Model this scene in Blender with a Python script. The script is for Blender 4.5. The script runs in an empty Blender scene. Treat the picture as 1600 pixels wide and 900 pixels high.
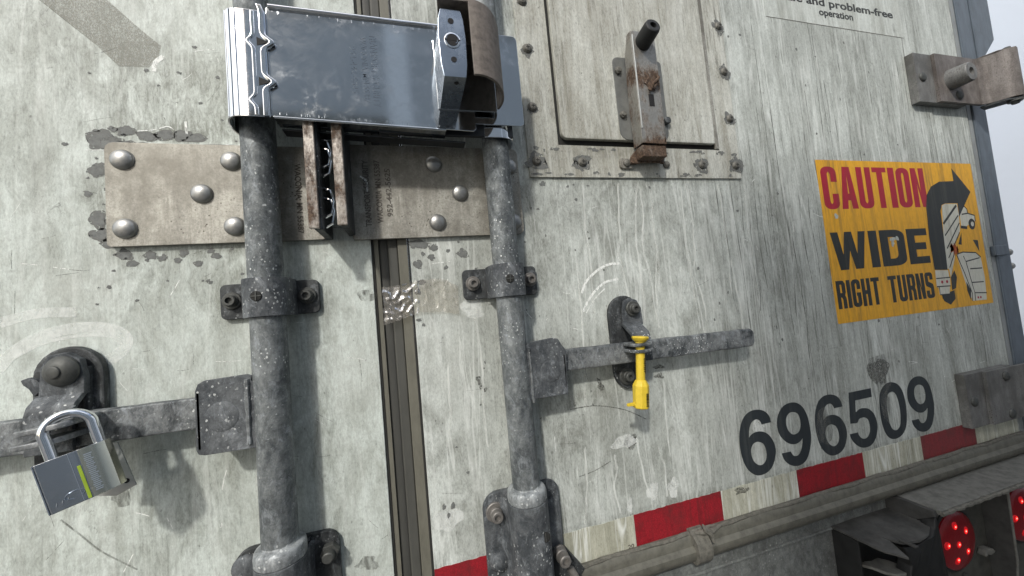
import bpy, bmesh, math, random
from mathutils import Vector, Matrix, noise as mnoise
S = bpy.context.scene
COL = S.collection
MM = 0.001
rnd = random.Random(7)

# ------------------------------------------------------------------ camera
ROWS = [[0.961195, -0.26007, -0.092022], [-0.074023, 0.078196, -0.994186], [0.265754, 0.962418, 0.055911]]
CPOS = [-0.27801, -0.47727, 0.35608]
cd = bpy.data.cameras.new('camera'); cam = bpy.data.objects.new('camera', cd); COL.objects.link(cam)
xr, yd, zf = [Vector(r) for r in ROWS]
m = Matrix((xr, -yd, -zf)).transposed().to_4x4(); m.translation = Vector(CPOS)
cam.matrix_world = m
cd.sensor_width = 36; cd.lens = 571 * 36 / 1600; cd.clip_start = 0.01; cd.clip_end = 500
S.camera = cam
# ------------------------------------------------------------------ light
SUN_TO = Vector((-0.62, -1.0, 0.92)).normalized()     # direction towards the sun
w = bpy.data.worlds.new('World'); S.world = w; w.use_nodes = True
nt = w.node_tree; N = nt.nodes; L = nt.links
bg = N['Background']; sky = N.new('ShaderNodeTexSky'); sky.sky_type = 'NISHITA'; sky.sun_disc = False
sky.sun_elevation = math.asin(SUN_TO.z); sky.sun_rotation = math.atan2(SUN_TO.x, SUN_TO.y)
sky.dust_density = 2.5; sky.air_density = 1.0
tc = N.new('ShaderNodeTexCoord'); mp = N.new('ShaderNodeMapping'); mp.inputs['Scale'].default_value = (1, 1, 2.2)
cl = N.new('ShaderNodeTexNoise'); cl.inputs['Scale'].default_value = 2.3; cl.inputs['Detail'].default_value = 7
cl.inputs['Roughness'].default_value = 0.58
cr = N.new('ShaderNodeValToRGB'); cr.color_ramp.elements[0].position = 0.44; cr.color_ramp.elements[1].position = 0.66
mx = N.new('ShaderNodeMix'); mx.data_type = 'RGBA'
mx.inputs[7].default_value = (10.5, 10.6, 10.6, 1)
L.new(tc.outputs['Generated'], mp.inputs['Vector']); L.new(mp.outputs[0], cl.inputs['Vector']); L.new(cl.outputs[0], cr.inputs[0])
L.new(cr.outputs[0], mx.inputs[0]); L.new(sky.outputs[0], mx.inputs[6]); L.new(mx.outputs[2], bg.inputs[0])
bg.inputs[1].default_value = 0.15
sd = bpy.data.lights.new('sun', 'SUN'); sd.energy = 2.0; sd.angle = math.radians(3.2); sd.color = (1.0, 0.97, 0.925)
so = bpy.data.objects.new('sun', sd); COL.objects.link(so)
so.rotation_euler = SUN_TO.to_track_quat('Z', 'Y').to_euler()
S.view_settings.view_transform = 'Standard'; S.view_settings.look = 'None'
S.view_settings.exposure = 0.30; S.view_settings.gamma = 1.0

# ------------------------------------------------------------------ material helpers
class G:
    """small node-graph helper"""
    def __init__(s, name):
        s.m = bpy.data.materials.new(name); s.m.use_nodes = True; s.t = s.m.node_tree
        s.n = s.t.nodes; s.l = s.t.links; s.b = s.n['Principled BSDF']
        s.tc = s.n.new('ShaderNodeTexCoord')
    def map(s, sx, sy, sz, rot=(0, 0, 0), src=None):
        k = s.n.new('ShaderNodeMapping'); k.inputs['Scale'].default_value = (sx, sy, sz); k.inputs['Rotation'].default_value = rot
        s.l.new(src or s.tc.outputs['Object'], k.inputs['Vector']); return k.outputs[0]
    def noise(s, vec, scale=1, det=5, rough=.6, dist=0):
        k = s.n.new('ShaderNodeTexNoise'); k.inputs['Scale'].default_value = scale; k.inputs['Detail'].default_value = det
        k.inputs['Roughness'].default_value = rough; k.inputs['Distortion'].default_value = dist
        s.l.new(vec, k.inputs['Vector']); return k.outputs[0]
    def vor(s, vec, scale=1, feat='F1', out='Distance', rand=1):
        k = s.n.new('ShaderNodeTexVoronoi'); k.feature = feat; k.inputs['Scale'].default_value = scale
        k.inputs['Randomness'].default_value = rand
        s.l.new(vec, k.inputs['Vector']); return k.outputs[out]
    def ramp(s, v, *st):
        k = s.n.new('ShaderNodeValToRGB'); e = k.color_ramp.elements
        while len(e) < len(st): e.new(.5)
        for i, (p, c) in enumerate(st):
            e[i].position = p; e[i].color = (c, c, c, 1) if isinstance(c, (int, float)) else (*c, 1)
        s.l.new(v, k.inputs[0]); return k.outputs[0]
    def mix(s, f, a, b, mode='MIX'):
        k = s.n.new('ShaderNodeMix'); k.data_type = 'RGBA'; k.blend_type = mode
        for i, v in ((0, f), (6, a), (7, b)):
            if isinstance(v, (int, float)): k.inputs[i].default_value = v if i == 0 else (v, v, v, 1)
            elif isinstance(v, tuple): k.inputs[i].default_value = (*v, 1)
            else: s.l.new(v, k.inputs[i])
        return k.outputs[2]
    def math(s, op, a, b=0, c=None, clamp=False):
        k = s.n.new('ShaderNodeMath'); k.operation = op; k.use_clamp = clamp
        for i, v in enumerate((a, b, c)):
            if v is None: continue
            if isinstance(v, (int, float)): k.inputs[i].default_value = v
            else: s.l.new(v, k.inputs[i])
        return k.outputs[0]
    def sep(s):
        k = s.n.new('ShaderNodeSeparateXYZ'); s.l.new(s.tc.outputs['Object'], k.inputs[0]); return k.outputs
    def geo(s, name='Pointiness'):
        k = s.n.new('ShaderNodeNewGeometry'); return k.outputs[name]
    def set(s, **kw):
        al = dict(col='Base Color', rough='Roughness', metal='Metallic', spec='Specular IOR Level', alpha='Alpha', trans='Transmission Weight', coat='Coat Weight')
        for k, v in kw.items():
            i = s.b.inputs[al.get(k, k)]
            if isinstance(v, (int, float)) : i.default_value = v
            elif isinstance(v, tuple): i.default_value = (*v, 1)
            else: s.l.new(v, i)
        return s
    def bump(s, h, strength=.3, dist=.001):
        k = s.n.new('ShaderNodeBump'); k.inputs['Strength'].default_value = strength; k.inputs['Distance'].default_value = dist
        s.l.new(h, k.inputs['Height'])
        if s.b.inputs['Normal'].is_linked: s.l.new(s.b.inputs['Normal'].links[0].from_socket, k.inputs['Normal'])
        s.l.new(k.outputs[0], s.b.inputs['Normal']); return s

def door_paint(name, clean, dirt, streak, drips, grain=.5, off=0., stains_ao=(), org=(0, 0), vert=1., xg=None):
    """aged white trailer paint: vertical dirt streaks, fine grain, specks, pale meandering drip lines"""
    g = G(name)
    base = s0 = g.tc.outputs['Object']
    sh = g.n.new('ShaderNodeVectorMath'); sh.operation = 'ADD'; sh.inputs[1].default_value = (off, off*.3, off)
    g.l.new(base, sh.inputs[0]); P = sh.outputs[0]
    big = g.noise(g.map(7, 7, 2.4, src=P), 1, 4, .6)
    if xg:      # runs of dirt thicken towards one side of the door
        mr = g.n.new('ShaderNodeMapRange'); mr.inputs[1].default_value = (xg[0]-org[0])*MM; mr.inputs[2].default_value = (xg[1]-org[0])*MM
        mr.inputs[3].default_value = xg[2]; mr.inputs[4].default_value = 1.; g.l.new(g.sep()[0], mr.inputs[0]); V = mr.outputs[0]
    else: V = vert
    sA = g.mix(g.math('MULTIPLY', V, .62), g.noise(g.map(30, 30, 15, src=P), 1.0, 9, .8, .5), g.noise(g.map(42, 42, 3.5, src=P), 1, 8, .74, .5))
    sB = g.noise(g.map(260, 260, 14, src=P), 1, 6, .75, .35)
    sC = g.noise(g.map(620, 620, 240, src=P), 1, 5, .85)
    sD = g.noise(g.map(200, 200, 60, src=P), 1, 6, .8, .8)
    col = g.mix(g.ramp(sA, (.38, 0.), (.57, 1.)), dirt, clean)
    col = g.mix(g.math('MULTIPLY', g.ramp(big, (.38, 1.), (.62, 0.)), streak*.55), col, dirt)
    for (sx, sz, rx_, rz_, am) in stains_ao:      # soft dirty areas with a place of their own; some paint occlusion near brackets
        k_ = g.n.new('ShaderNodeMapping'); k_.vector_type = 'TEXTURE'
        k_.inputs['Location'].default_value = ((sx-org[0])*MM, 0, (sz-org[1])*MM); k_.inputs['Scale'].default_value = (rx_*MM, 1, rz_*MM)
        g.l.new(s0, k_.inputs['Vector']); ln_ = g.n.new('ShaderNodeVectorMath'); ln_.operation = 'LENGTH'; g.l.new(k_.outputs[0], ln_.inputs[0])
        mk = g.math('MULTIPLY', g.ramp(ln_.outputs['Value'], (.15, 1.), (1., 0.)), g.ramp(g.mix(.5, sA, sD), (.38, 1.), (.58, .12)))
        if am > 0: col = g.mix(g.math('MULTIPLY', mk, am), col, (dirt[0]*.5, dirt[1]*.5, dirt[2]*.46))
        else: col = g.mix(g.math('MULTIPLY', mk, -am), col, (.74, .77, .72))
    # dark running streaks, gated so that they come in groups
    gate = g.ramp(g.noise(g.map(9, 9, 3, src=P), 1.3, 5, .65), (.42, 0.), (.66, 1.))
    k = g.math('MULTIPLY', g.ramp(sB, (.36, 1.), (.49, 0.)), g.math('MULTIPLY', g.math('MULTIPLY_ADD', V, .6, .4), g.math('MULTIPLY_ADD', gate, .95*streak, .03*streak)))
    col = g.mix(k, col, (dirt[0]*.48, dirt[1]*.48, dirt[2]*.46))
    # grain
    col = g.mix(grain, col, g.ramp(sC, (.30, .30), (.48, .92), (.70, 1.3)), 'MULTIPLY')
    col = g.mix(grain*.8, col, g.ramp(sD, (.30, .45), (.5, 1.), (.7, 1.15)), 'MULTIPLY')
    # tiny black specks
    v = g.vor(g.map(1, 1, .62, src=P), 150)
    gate2 = g.ramp(g.noise(P, 34, 4, .7), (.52, 0.), (.68, 1.))
    sp = g.math('MULTIPLY', g.ramp(v, (.10, 1.), (.17, 0.)), gate2)
    col = g.mix(g.math('MULTIPLY', sp, .72), col, (.05, .05, .045))
    vb = g.vor(g.map(1, 1, .8, src=P), 52)
    col = g.mix(g.math('MULTIPLY', g.ramp(vb, (.05, 1.), (.12, 0.)), g.math('MULTIPLY', g.ramp(g.noise(P, 9, 3, .6), (.50, 0.), (.60, 1.)), .55)), col, (.10, .10, .09))
    # hair-thin dark marks
    n2 = g.noise(g.map(70, 70, 26, src=P), 1, 3, .6, 1.6)
    hair = g.ramp(g.math('ABSOLUTE', g.math('SUBTRACT', n2, .5)), (.0, 1.), (.010, 0.))
    gate3 = g.ramp(g.noise(P, 12, 3, .6), (.55, 0.), (.66, 1.))
    col = g.mix(g.math('MULTIPLY', g.math('MULTIPLY', hair, gate3), .6), col, (.10, .10, .09))
    if drips:
        n = g.noise(g.map(17, 17, 1.1, src=P), 1, 4, .62, .6)
        d1 = g.ramp(g.math('ABSOLUTE', g.math('SUBTRACT', n, .47)), (.0, 1.), (.016, .0))
        n = g.noise(g.map(13, 13, .9, src=P), 1.7, 3, .6, .5)
        d2 = g.ramp(g.math('ABSOLUTE', g.math('SUBTRACT', n, .54)), (.0, 1.), (.022, .0))
        d = g.math('MAXIMUM', d1, d2)
        br = g.ramp(g.noise(g.map(30, 30, 9, src=P), 1, 3, .6), (.38, .15), (.6, 1.))
        col = g.mix(g.math('MULTIPLY', g.math('MULTIPLY', d, br), drips), col, (.80, .83, .79))
    g.set(col=col, rough=g.ramp(sA, (.3, .62), (.7, .46)), spec=.35)
    g.bump(sC, .18, .0006); g.bump(sB, .12, .0006)
    return g.m

def cast_metal(name, lo, hi, spots=.6, rough=.62, spot_scale=260, metal=.35):
    """weathered galvanised steel with mottling and white corrosion spots"""
    g = G(name); P = g.tc.outputs['Object']
    n1 = g.noise(g.map(1, 1, .6), 42, 9, .78, .3); n2 = g.noise(P, 420, 4, .7)
    col = g.mix(g.ramp(n1, (.40, 0.), (.60, 1.)), lo, hi)
    col = g.mix(.4, col, g.ramp(g.vor(P, 150, 'F1', 'Color'), (.1, .6), (.9, 1.35)), 'MULTIPLY')
    col = g.mix(.45, col, g.ramp(n2, (.3, .45), (.7, 1.35)), 'MULTIPLY')
    # blotches of white zinc bloom
    bl = g.ramp(g.noise(g.map(1, 1, .6), 80, 8, .8, .6), (.53, 0.), (.68, .75))
    col = g.mix(g.math('MULTIPLY', bl, min(1, spots*1.2)), col, (.36, .39, .41))
    v = g.vor(g.map(1, 1, .8), spot_scale)
    gate = g.ramp(g.noise(P, 12, 5, .7), (.50, 0.), (.60, 1.))
    rad = g.ramp(g.noise(P, 300, 2, .5), (.3, .02), (.7, .36))
    sp = g.math('MULTIPLY', g.math('LESS_THAN', v, rad), gate)
    v2 = g.vor(g.map(1, 1, 1.3), spot_scale*.45)
    gate2 = g.ramp(g.noise(P, 17, 4, .7), (.52, 0.), (.62, 1.))
    sp = g.math('MAXIMUM', sp, g.math('MULTIPLY', g.ramp(v2, (.07, 1.), (.12, 0.)), gate2))
    col = g.mix(g.math('MULTIPLY', sp, spots), col, (.66, .68, .66))
    g.set(col=col, rough=rough, metal=metal, spec=.4)
    g.bump(n1, .25, .0015); g.bump(n2, .35, .0005)
    return g.m

def flat(name, col, rough=.6, metal=0., var=.25, scale=90, bump=.15, vz=1., spec=.4):
    g = G(name); n = g.noise(g.map(1, 1, vz), scale, 6, .7)
    c = g.mix(var, col, g.ramp(n, (.3, .35), (.55, 1.), (.75, 1.3)), 'MULTIPLY')
    g.set(col=c, rough=rough, metal=metal, spec=spec); g.bump(n, bump, .0006); return g.m

def plate_steel(name, lo, hi, metal=.35):
    """stained grey-brown steel: sandy grain, faint runs, blotches and dark pits"""
    g = G(name); P = g.tc.outputs['Object']
    a = g.noise(g.map(38, 38, 11), 1, 9, .78, .3); b = g.noise(P, 520, 5, .8); c0 = g.noise(P, 11, 6, .7); r1 = g.noise(g.map(90, 90, 6), 1, 5, .7)
    col = g.mix(g.ramp(a, (.36, 0.), (.60, 1.)), lo, hi)
    col = g.mix(.75, col, g.ramp(b, (.32, .45), (.5, .95), (.68, 1.3)), 'MULTIPLY')
    col = g.mix(g.ramp(c0, (.40, .75), (.56, 0.)), col, (lo[0]*.62, lo[1]*.60, lo[2]*.56))
    col = g.mix(g.math('MULTIPLY', g.ramp(r1, (.36, .5), (.46, 0.)), g.ramp(c0, (.45, 0.), (.6, 1.))), col, (lo[0]*.5, lo[1]*.46, lo[2]*.4))
    v = g.vor(P, 190); gt = g.ramp(g.noise(P, 20, 3, .6), (.50, 0.), (.62, 1.))
    col = g.mix(g.math('MULTIPLY', g.ramp(v, (.10, 1.), (.2, 0.)), gt), col, (.05, .033, .022))
    g.set(col=col, rough=g.ramp(b, (.3, .42), (.7, .62)), metal=metal, spec=.4)
    g.bump(b, .4, .0005); return g.m

M = {}
M['paintL'] = door_paint('white_paint_left', (.64, .70, .655), (.36, .385, .345), .85, .22, .50, .0,
    [(-520, 640, 130, 85, .95), (-500, 592, 120, 26, 1.), (-560, 430, 130, 60, .55), (-470, 430, 60, 60, .5), (-395, 250, 40, 160, .6), (-395, 420, 50, 50, .4), (-520, 180, 60, 80, .55), (-600, 130, 120, 60, .4), (-450, 640, 50, 90, .7), (-640, 600, 60, 150, .35), (-350, 300, 50, 60, -.4), (-610, 420, 60, 40, -.35), (-382, 385, 22, 34, .8), (-482, 385, 20, 34, .7), (-380, 105, 22, 50, .8), (-482, 100, 20, 50, .7), (-605, 250, 60, 60, .7), (-470, 225, 40, 40, .6), (-480, 452, 110, 12, .8), (-588, 515, 18, 75, .95), (-520, 585, 90, 14, 1.), (-600, 690, 90, 60, .4)], (-322, 0), .25)
M['paintR'] = door_paint('white_paint_right', (.575, .61, .57), (.29, .305, .275), 1.1, .45, .56, 3.7,
    [(-200, 700, 90, 120, .6), (180, 430, 120, 90, .3), (330, 450, 70, 260, .55), (640, 650, 40, 200, .5), (-235, 300, 45, 110, -.5), (-245, 440, 40, 30, -.6), (560, 760, 160, 300, .35), (800, 400, 250, 500, .45), (540, 190, 60, 60, .7), (330, 200, 260, 160, .3), (-95, 200, 40, 140, .6), (-100, 440, 30, 60, .5), (-30, 130, 60, 100, .35), (60, 500, 180, 60, .25), (-110, 380, 20, 40, .8), (17, 225, 40, 40, .75), (-110, 60, 24, 60, .9), (-215, 385, 18, 34, .7), (80, 532, 200, 14, .8), (745, 95, 25, 70, .7), (800, 690, 90, 30, .5), (-110, 510, 22, 70, .9), (-60, 225, 60, 20, .6), (440, 420, 14, 160, .5), (300, 52, 600, 9, .8)], (918, 0), 1., (120, 420, .12))
M['paintH'] = door_paint('white_paint_hatch', (.60, .615, .56), (.30, .29, .24), 1.1, .2, .6, 8.2,
    [(80, 640, 140, 90, .55), (-80, 600, 30, 200, .5), (60, 575, 200, 20, .6)], (80, 690))
M['rod'] = cast_metal('galvanised_pipe', (.08, .09, .094), (.235, .252, .25), .85)
M['rodtop'] = M['rod']
M['cast'] = cast_metal('galvanised_casting', (.055, .062, .068), (.145, .155, .16), .7, .66, 240)
M['castd'] = cast_metal('dark_casting', (.028, .031, .033), (.07, .075, .075), .45, .6, 230)
M['handle'] = cast_metal('worn_flat_bar', (.055, .062, .066), (.26, .275, .275), .95, .58, 300)
M['zinc'] = cast_metal('pale_corroded_collar', (.16, .175, .18), (.40, .42, .42), .8, .6, 200)
M['tabmetal'] = cast_metal('worn_tab_metal', (.12, .13, .135), (.30, .31, .31), .7, .5, 300)
M['bolt'] = flat('dull_bolt_steel', (.085, .088, .082), .55, .4, .45, 220, .4)
M['boltlight'] = flat('grey_bolt_steel', (.19, .18, .165), .5, .4, .4, 200, .3)
M['hasp'] = plate_steel('hasp_plate_steel', (.23, .22, .19), (.42, .41, .36))
M['rivet'] = flat('rivet_steel', (.33, .33, .315), .38, .75, .3, 260, .2)
M['rustedge'] = None
M['engrave'] = flat('grime_in_lettering', (.10, .09, .075), .7, 0, .2)
def chrome(name, col, rough, smear, smudge=0.):
    g = G(name); P = g.tc.outputs['Object']
    a = g.noise(g.map(1, 1, 1.5, (0, .7, 0)), 44, 9, .74, .25); b = g.noise(g.map(160, 160, 40, (0, .5, 0)), 1, 6, .75)
    gate = g.ramp(g.noise(P, 14, 3, .55), (.46, 0.), (.66, 1.))
    wipe = g.math('MULTIPLY', g.ramp(g.math('MULTIPLY_ADD', b, .45, g.math('MULTIPLY', a, .6)), (.50, 0.), (.66, 1.)), gate)
    r = g.math('MULTIPLY_ADD', g.ramp(a, (.40, 0.), (.70, 1.)), smear*.5, rough)
    r = g.math('ADD', r, g.math('MULTIPLY', wipe, smear*1.4))
    g.set(col=g.mix(g.math('MULTIPLY', wipe, smudge), col, (.72, .75, .77)), rough=r, metal=1.)
    g.bump(g.noise(P, 9, 2, .5), .06, .0016); g.bump(b, .03, .0003)
    return g.m
M['chrome'] = chrome('polished_stainless', (.56, .59, .61), .07, .12, .6)
M['chromeC'] = chrome('bright_chrome', (.78, .80, .82), .05, .05)
M['brush'] = chrome('brushed_lock_steel', (.33, .38, .44), .24, .08)
M['locktext'] = flat('embossed_steel', (.60, .64, .67), .25, 1., .1)
M['dark'] = flat('dark_hollow', (.012, .012, .013), .8)
M['darksteel'] = flat('dark_steel', (.06, .065, .07), .4, .6, .4, 60)
def rusty(name, amount, base=(.40, .40, .39), zones=(), met=.7):
    g = G(name); P = g.tc.outputs['Object']
    a = g.noise(g.map(1, 1, .5), 60, 8, .78, .1); b = g.noise(P, 330, 4, .75)
    z = g.sep()[2]
    v_ = g.math('ADD', a, amount)
    for zc_, zr_, am_ in zones:
        q_ = g.math('DIVIDE', g.math('ABSOLUTE', g.math('SUBTRACT', z, zc_)), zr_)
        v_ = g.math('ADD', v_, g.math('MULTIPLY', g.ramp(q_, (.2, 1.), (1., 0.)), am_))
    f = g.ramp(v_, (.46, 0.), (.62, 1.))
    col = g.mix(f, base, g.mix(g.ramp(b, (.35, 0.), (.65, 1.)), (.04, .025, .017), (.145, .095, .062)))
    col = g.mix(.35, col, g.ramp(b, (.3, .5), (.7, 1.3)), 'MULTIPLY')
    g.set(col=col, rough=g.mix(f, .42, .85), metal=g.mix(f, met, .1)); g.bump(b, .5, .0008); g.bump(a, .4, .001); return g.m
M['shroud'] = flat('worn_brown_shroud', (.175, .152, .132), .7, .1, .7, 130, .5)
M['rustedge'] = rusty('rusty_flange_edge', .03, (.36, .33, .29), met=.4)
M['latch'] = rusty('latch_steel', -.05, (.34, .33, .30), zones=((.030, .026, .20), (-.078, .022, .22), (-.04, .05, .05)))
M['latchplate'] = flat('dull_latch_plate', (.17, .175, .165), .5, .3, .5, 60, .3)
M['latchrust'] = rusty('latch_rust', .16, (.30, .26, .22))
M['rubber'] = flat('black_rubber', (.022, .023, .023), .62, 0, .3, 300, .3)
M['gasket'] = flat('dark_seam_gasket', (.06, .06, .053), .6, 0, .45, 40, .2, .25)
M['gasket2'] = flat('seam_gasket_grey', (.072, .072, .063), .6, 0, .4, 40, .2, .25)
M['beige'] = flat('beige_edge_trim', (.15, .145, .115), .55, 0, .4, 60, .25, .3)
M['black'] = flat('black_gap', (.02, .02, .018), .8, 0, .2)
M['sill'] = flat('dirty_bottom_seal', (.115, .112, .092), .6, 0, .6, 70, .5, 1)
M['bead'] = flat('grimy_sealant_bead', (.13, .125, .105), .8, 0, .8, 160, .9)
M['under'] = cast_metal('dirty_steel_header', (.10, .105, .10), (.17, .18, .17), .25, .7, 200, .1)
M['shelf'] = flat('dusty_bumper_steel', (.15, .15, .135), .8, 0, .7, 60, .6)
M['backp'] = flat('olive_bumper_plate', (.06, .06, .052), .75, 0, .8, 40, .6)
M['shelfd'] = flat('dark_bumper_steel', (.05, .05, .047), .75, 0, .6, 50, .5)
M['brokentop'] = flat('grey_broken_cover', (.075, .075, .07), .6, 0, 1.0, 22, .5)
M['brokenm'] = flat('black_broken_housing', (.014, .0145, .014), .6, 0, .9, 40, .6)  # near-black base colour of the housing walls
M['post'] = flat('grey_frame_post', (.12, .145, .17), .45, .3, .5, 60, .3, .3)
M['postl'] = flat('grey_frame_lip', (.27, .285, .28), .5, .2, .4, 60, .3, .3)
M['hinge'] = plate_steel('hinge_steel', (.12, .12, .115), (.215, .215, .205), .15)
M['hingerust'] = plate_steel('hinge_strap_steel', (.11, .095, .085), (.225, .205, .19), .2)
M['trailer'] = flat('white_trailer_skin', (.68, .72, .77), .35, 0, .06, 3, .02)
M['shadetrailer'] = flat('shade_trailer_skin', (.36, .39, .42), .4, 0, .1, 3, .02)
def sticker(name, col, dirt, k=.8, cells=False):
    g = G(name)
    a = g.noise(g.map(85, 85, 3.2), 1, 7, .75, .3); b = g.noise(g.map(200, 200, 60), 1, 4, .7)
    gate = g.ramp(g.noise(g.map(14, 14, 3), 1, 4, .6), (.4, .25), (.64, 1.))
    c = g.mix(g.math('MULTIPLY', g.math('MULTIPLY', g.ramp(a, (.34, 1.), (.52, 0.)), gate), k), col, dirt)
    c = g.mix(.35, c, g.ramp(b, (.3, .6), (.6, 1.1)), 'MULTIPLY')
    if cells:
        cv = g.vor(g.map(1, 1, 1), 330, 'DISTANCE_TO_EDGE'); c = g.mix(.55, c, g.ramp(cv, (.02, .45), (.12, 1.)), 'MULTIPLY')
        g.bump(cv, .4, .0004); pt = g.noise(g.tc.outputs['Object'], 24, 5, .7); c = g.mix(g.ramp(pt, (.48, 0.), (.66, .6)), c, dirt)
    g.set(col=c, rough=.42 if cells else .5, spec=.5 if cells else .35); return g.m
M['orange'] = sticker('orange_yellow_vinyl', (.72, .37, .02), (.17, .11, .04), .9)
M['inkblack'] = sticker('black_print', (.022, .024, .022), (.09, .09, .07), .5)
M['inkred'] = sticker('red_print', (.36, .012, .03), (.14, .03, .03), .6)
M['inkwhite'] = sticker('white_print', (.56, .56, .48), (.25, .22, .16), .6)
M['inkspark'] = flat('spark_print', (.40, .09, .02), .6)
M['digit'] = sticker('dark_digit_vinyl', (.028, .034, .038), (.10, .11, .10), .45)
M['digitworn'] = sticker('worn_digit_vinyl', (.085, .092, .090), (.16, .165, .15), .7)
M['redtape'] = sticker('red_reflective_tape', (.30, .014, .022), (.085, .02, .02), .95, True)
M['redtape2'] = sticker('faded_red_tape', (.24, .035, .04), (.10, .045, .04), .8, True)
M['whitetape'] = door_paint('white_reflective_tape', (.56, .56, .46), (.31, .31, .24), .75, .7, .42, 5.1)
M['label'] = door_paint('clear_label', (.60, .64, .60), (.36, .375, .335), .8, .2, .48, 1.7)
M['yellow'] = flat('yellow_plastic', (.66, .48, .04), .4, 0, .18, 200, .05)
M['yelprint'] = flat('dark_print', (.03, .025, .01), .5)
M['chip'] = flat('bare_grey_primer', (.16, .168, .16), .7, 0, .6, 160, .4)
M['chipedge'] = flat('chip_rim', (.085, .085, .075), .8, 0, .3)
M['screw'] = flat('weathered_screw', (.16, .155, .135), .6, .3, .7, 300, .6)
M['lime'] = flat('lime_reflection', (.30, .42, .04), .35)
M['padreflect'] = chrome('padlock_reflection', (.66, .65, .54), .20, .1)
M['padfront'] = chrome('padlock_front', (.50, .53, .56), .20, .06)
M['tagm'] = flat('aluminium_tag', (.42, .43, .41), .4, .6, .2)
def smear_mat(name, col, alpha, sc=(400, 400, 40), lo=.36, hi=.6):
    g = G(name); n = g.noise(g.map(*sc), 1, 5, .7, .4)
    g.set(col=col, rough=.75, alpha=g.math('MULTIPLY', g.ramp(n, (lo, 0.), (hi, 1.)), alpha)); return g.m
M['chalk'] = smear_mat('pale_rub_mark', (.86, .88, .84), .9, (300, 300, 120), .30, .52)
M['chalk2'] = smear_mat('faint_rub_mark', (.84, .87, .83), .62, (110, 110, 70), .20, .58)
M['loss'] = smear_mat('bare_primer_patch', (.15, .155, .145), .95, (260, 260, 200), .40, .46)
M['residue'] = smear_mat('tape_residue', (.29, .285, .245), .72, (900, 900, 500), .30, .62)
M['smearD'] = smear_mat('grey_smear', (.19, .195, .18), .5, (160, 160, 30))
M['drip'] = smear_mat('pale_drip', (.80, .83, .78), .66, (90, 90, 10), .30, .58)
M['grime'] = smear_mat('grime_mark', (.07, .07, .06), .75, (420, 420, 300))
M['grimeline'] = smear_mat('dark_run', (.12, .12, .105), .7, (240, 240, 14), .40, .62)
M['grimesoft'] = smear_mat('soft_grime', (.10, .10, .085), .5, (150, 150, 60))
g = G('clear_tape_film'); g.n.remove(g.b)
tr = g.n.new('ShaderNodeBsdfTransparent'); tr.inputs[0].default_value = (.93, .91, .87, 1)
gl = g.n.new('ShaderNodeBsdfGlossy'); gl.inputs['Roughness'].default_value = .2; gl.inputs[0].default_value = (1, 1, 1, 1)
df = g.n.new('ShaderNodeBsdfDiffuse'); df.inputs[0].default_value = (.62, .58, .52, 1)
ms = g.n.new('ShaderNodeMixShader'); ms2 = g.n.new('ShaderNodeMixShader'); fr = g.n.new('ShaderNodeFresnel'); fr.inputs[0].default_value = 1.75
ms2.inputs[0].default_value = .14
g.l.new(tr.outputs[0], ms2.inputs[1]); g.l.new(df.outputs[0], ms2.inputs[2])
g.l.new(fr.outputs[0], ms.inputs[0]); g.l.new(ms2.outputs[0], ms.inputs[1]); g.l.new(gl.outputs[0], ms.inputs[2])
g.l.new(ms.outputs[0], g.n['Material Output'].inputs[0]); M['film'] = g.m
g = G('red_lamp_lens'); v = g.vor(g.tc.outputs['Object'], 260)
g.set(col=(.20, .004, .008), rough=.3, coat=.25); g.bump(v, .25, .0006); M['lens'] = g.m
g = G('lit_led'); g.set(col=(.6, .02, .01)); g.b.inputs['Emission Color'].default_value = (1, .01, .012, 1); g.b.inputs['Emission Strength'].default_value = .75; M['led'] = g.m
g = G('led_core'); g.set(col=(.9, .3, .2)); g.b.inputs['Emission Color'].default_value = (1, .16, .12, 1); g.b.inputs['Emission Strength'].default_value = 3.2; M['ledc'] = g.m
g = G('led_halo'); g.set(col=(.25, .004, .008)); g.b.inputs['Emission Color'].default_value = (1, .008, .015, 1); g.b.inputs['Emission Strength'].default_value = .22; M['ledh'] = g.m
g = G('asphalt'); n = g.noise(g.tc.outputs['Object'], 30, 6, .7); g.set(col=g.ramp(n, (.3, (.06, .06, .058)), (.7, (.15, .148, .14))), rough=.9); M['asphalt'] = g.m

# ------------------------------------------------------------------ mesh helpers (millimetres)
def _bev(bm, b, seg=2, ang=.45):
    if b <= 0: return bm
    bmesh.ops.recalc_face_normals(bm, faces=bm.faces)
    es = [e for e in bm.edges if len(e.link_faces) == 2 and e.calc_face_angle(0) > ang]
    bmesh.ops.bevel(bm, geom=es, offset=b*MM, segments=seg, affect='EDGES', profile=.5, clamp_overlap=True)
    return bm
def prism(pts, y0, y1, b=0, seg=2):
    bm = bmesh.new()
    A = [bm.verts.new((x*MM, y0*MM, z*MM)) for x, z in pts]; B = [bm.verts.new((x*MM, y1*MM, z*MM)) for x, z in pts]
    bm.faces.new(A); bm.faces.new(B[::-1]); n = len(pts)
    for i in range(n): bm.faces.new((A[i], B[i], B[(i+1) % n], A[(i+1) % n]))
    bmesh.ops.recalc_face_normals(bm, faces=bm.faces)
    return _bev(bm, b, seg)
def prismz(pts, z0, z1, b=0, seg=2):
    bm = bmesh.new()
    A = [bm.verts.new((x*MM, y*MM, z0*MM)) for x, y in pts]; B = [bm.verts.new((x*MM, y*MM, z1*MM)) for x, y in pts]
    bm.faces.new(A); bm.faces.new(B[::-1]); n = len(pts)
    for i in range(n): bm.faces.new((A[i], B[i], B[(i+1) % n], A[(i+1) % n]))
    bmesh.ops.recalc_face_normals(bm, faces=bm.faces)
    return _bev(bm, b, seg)
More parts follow.
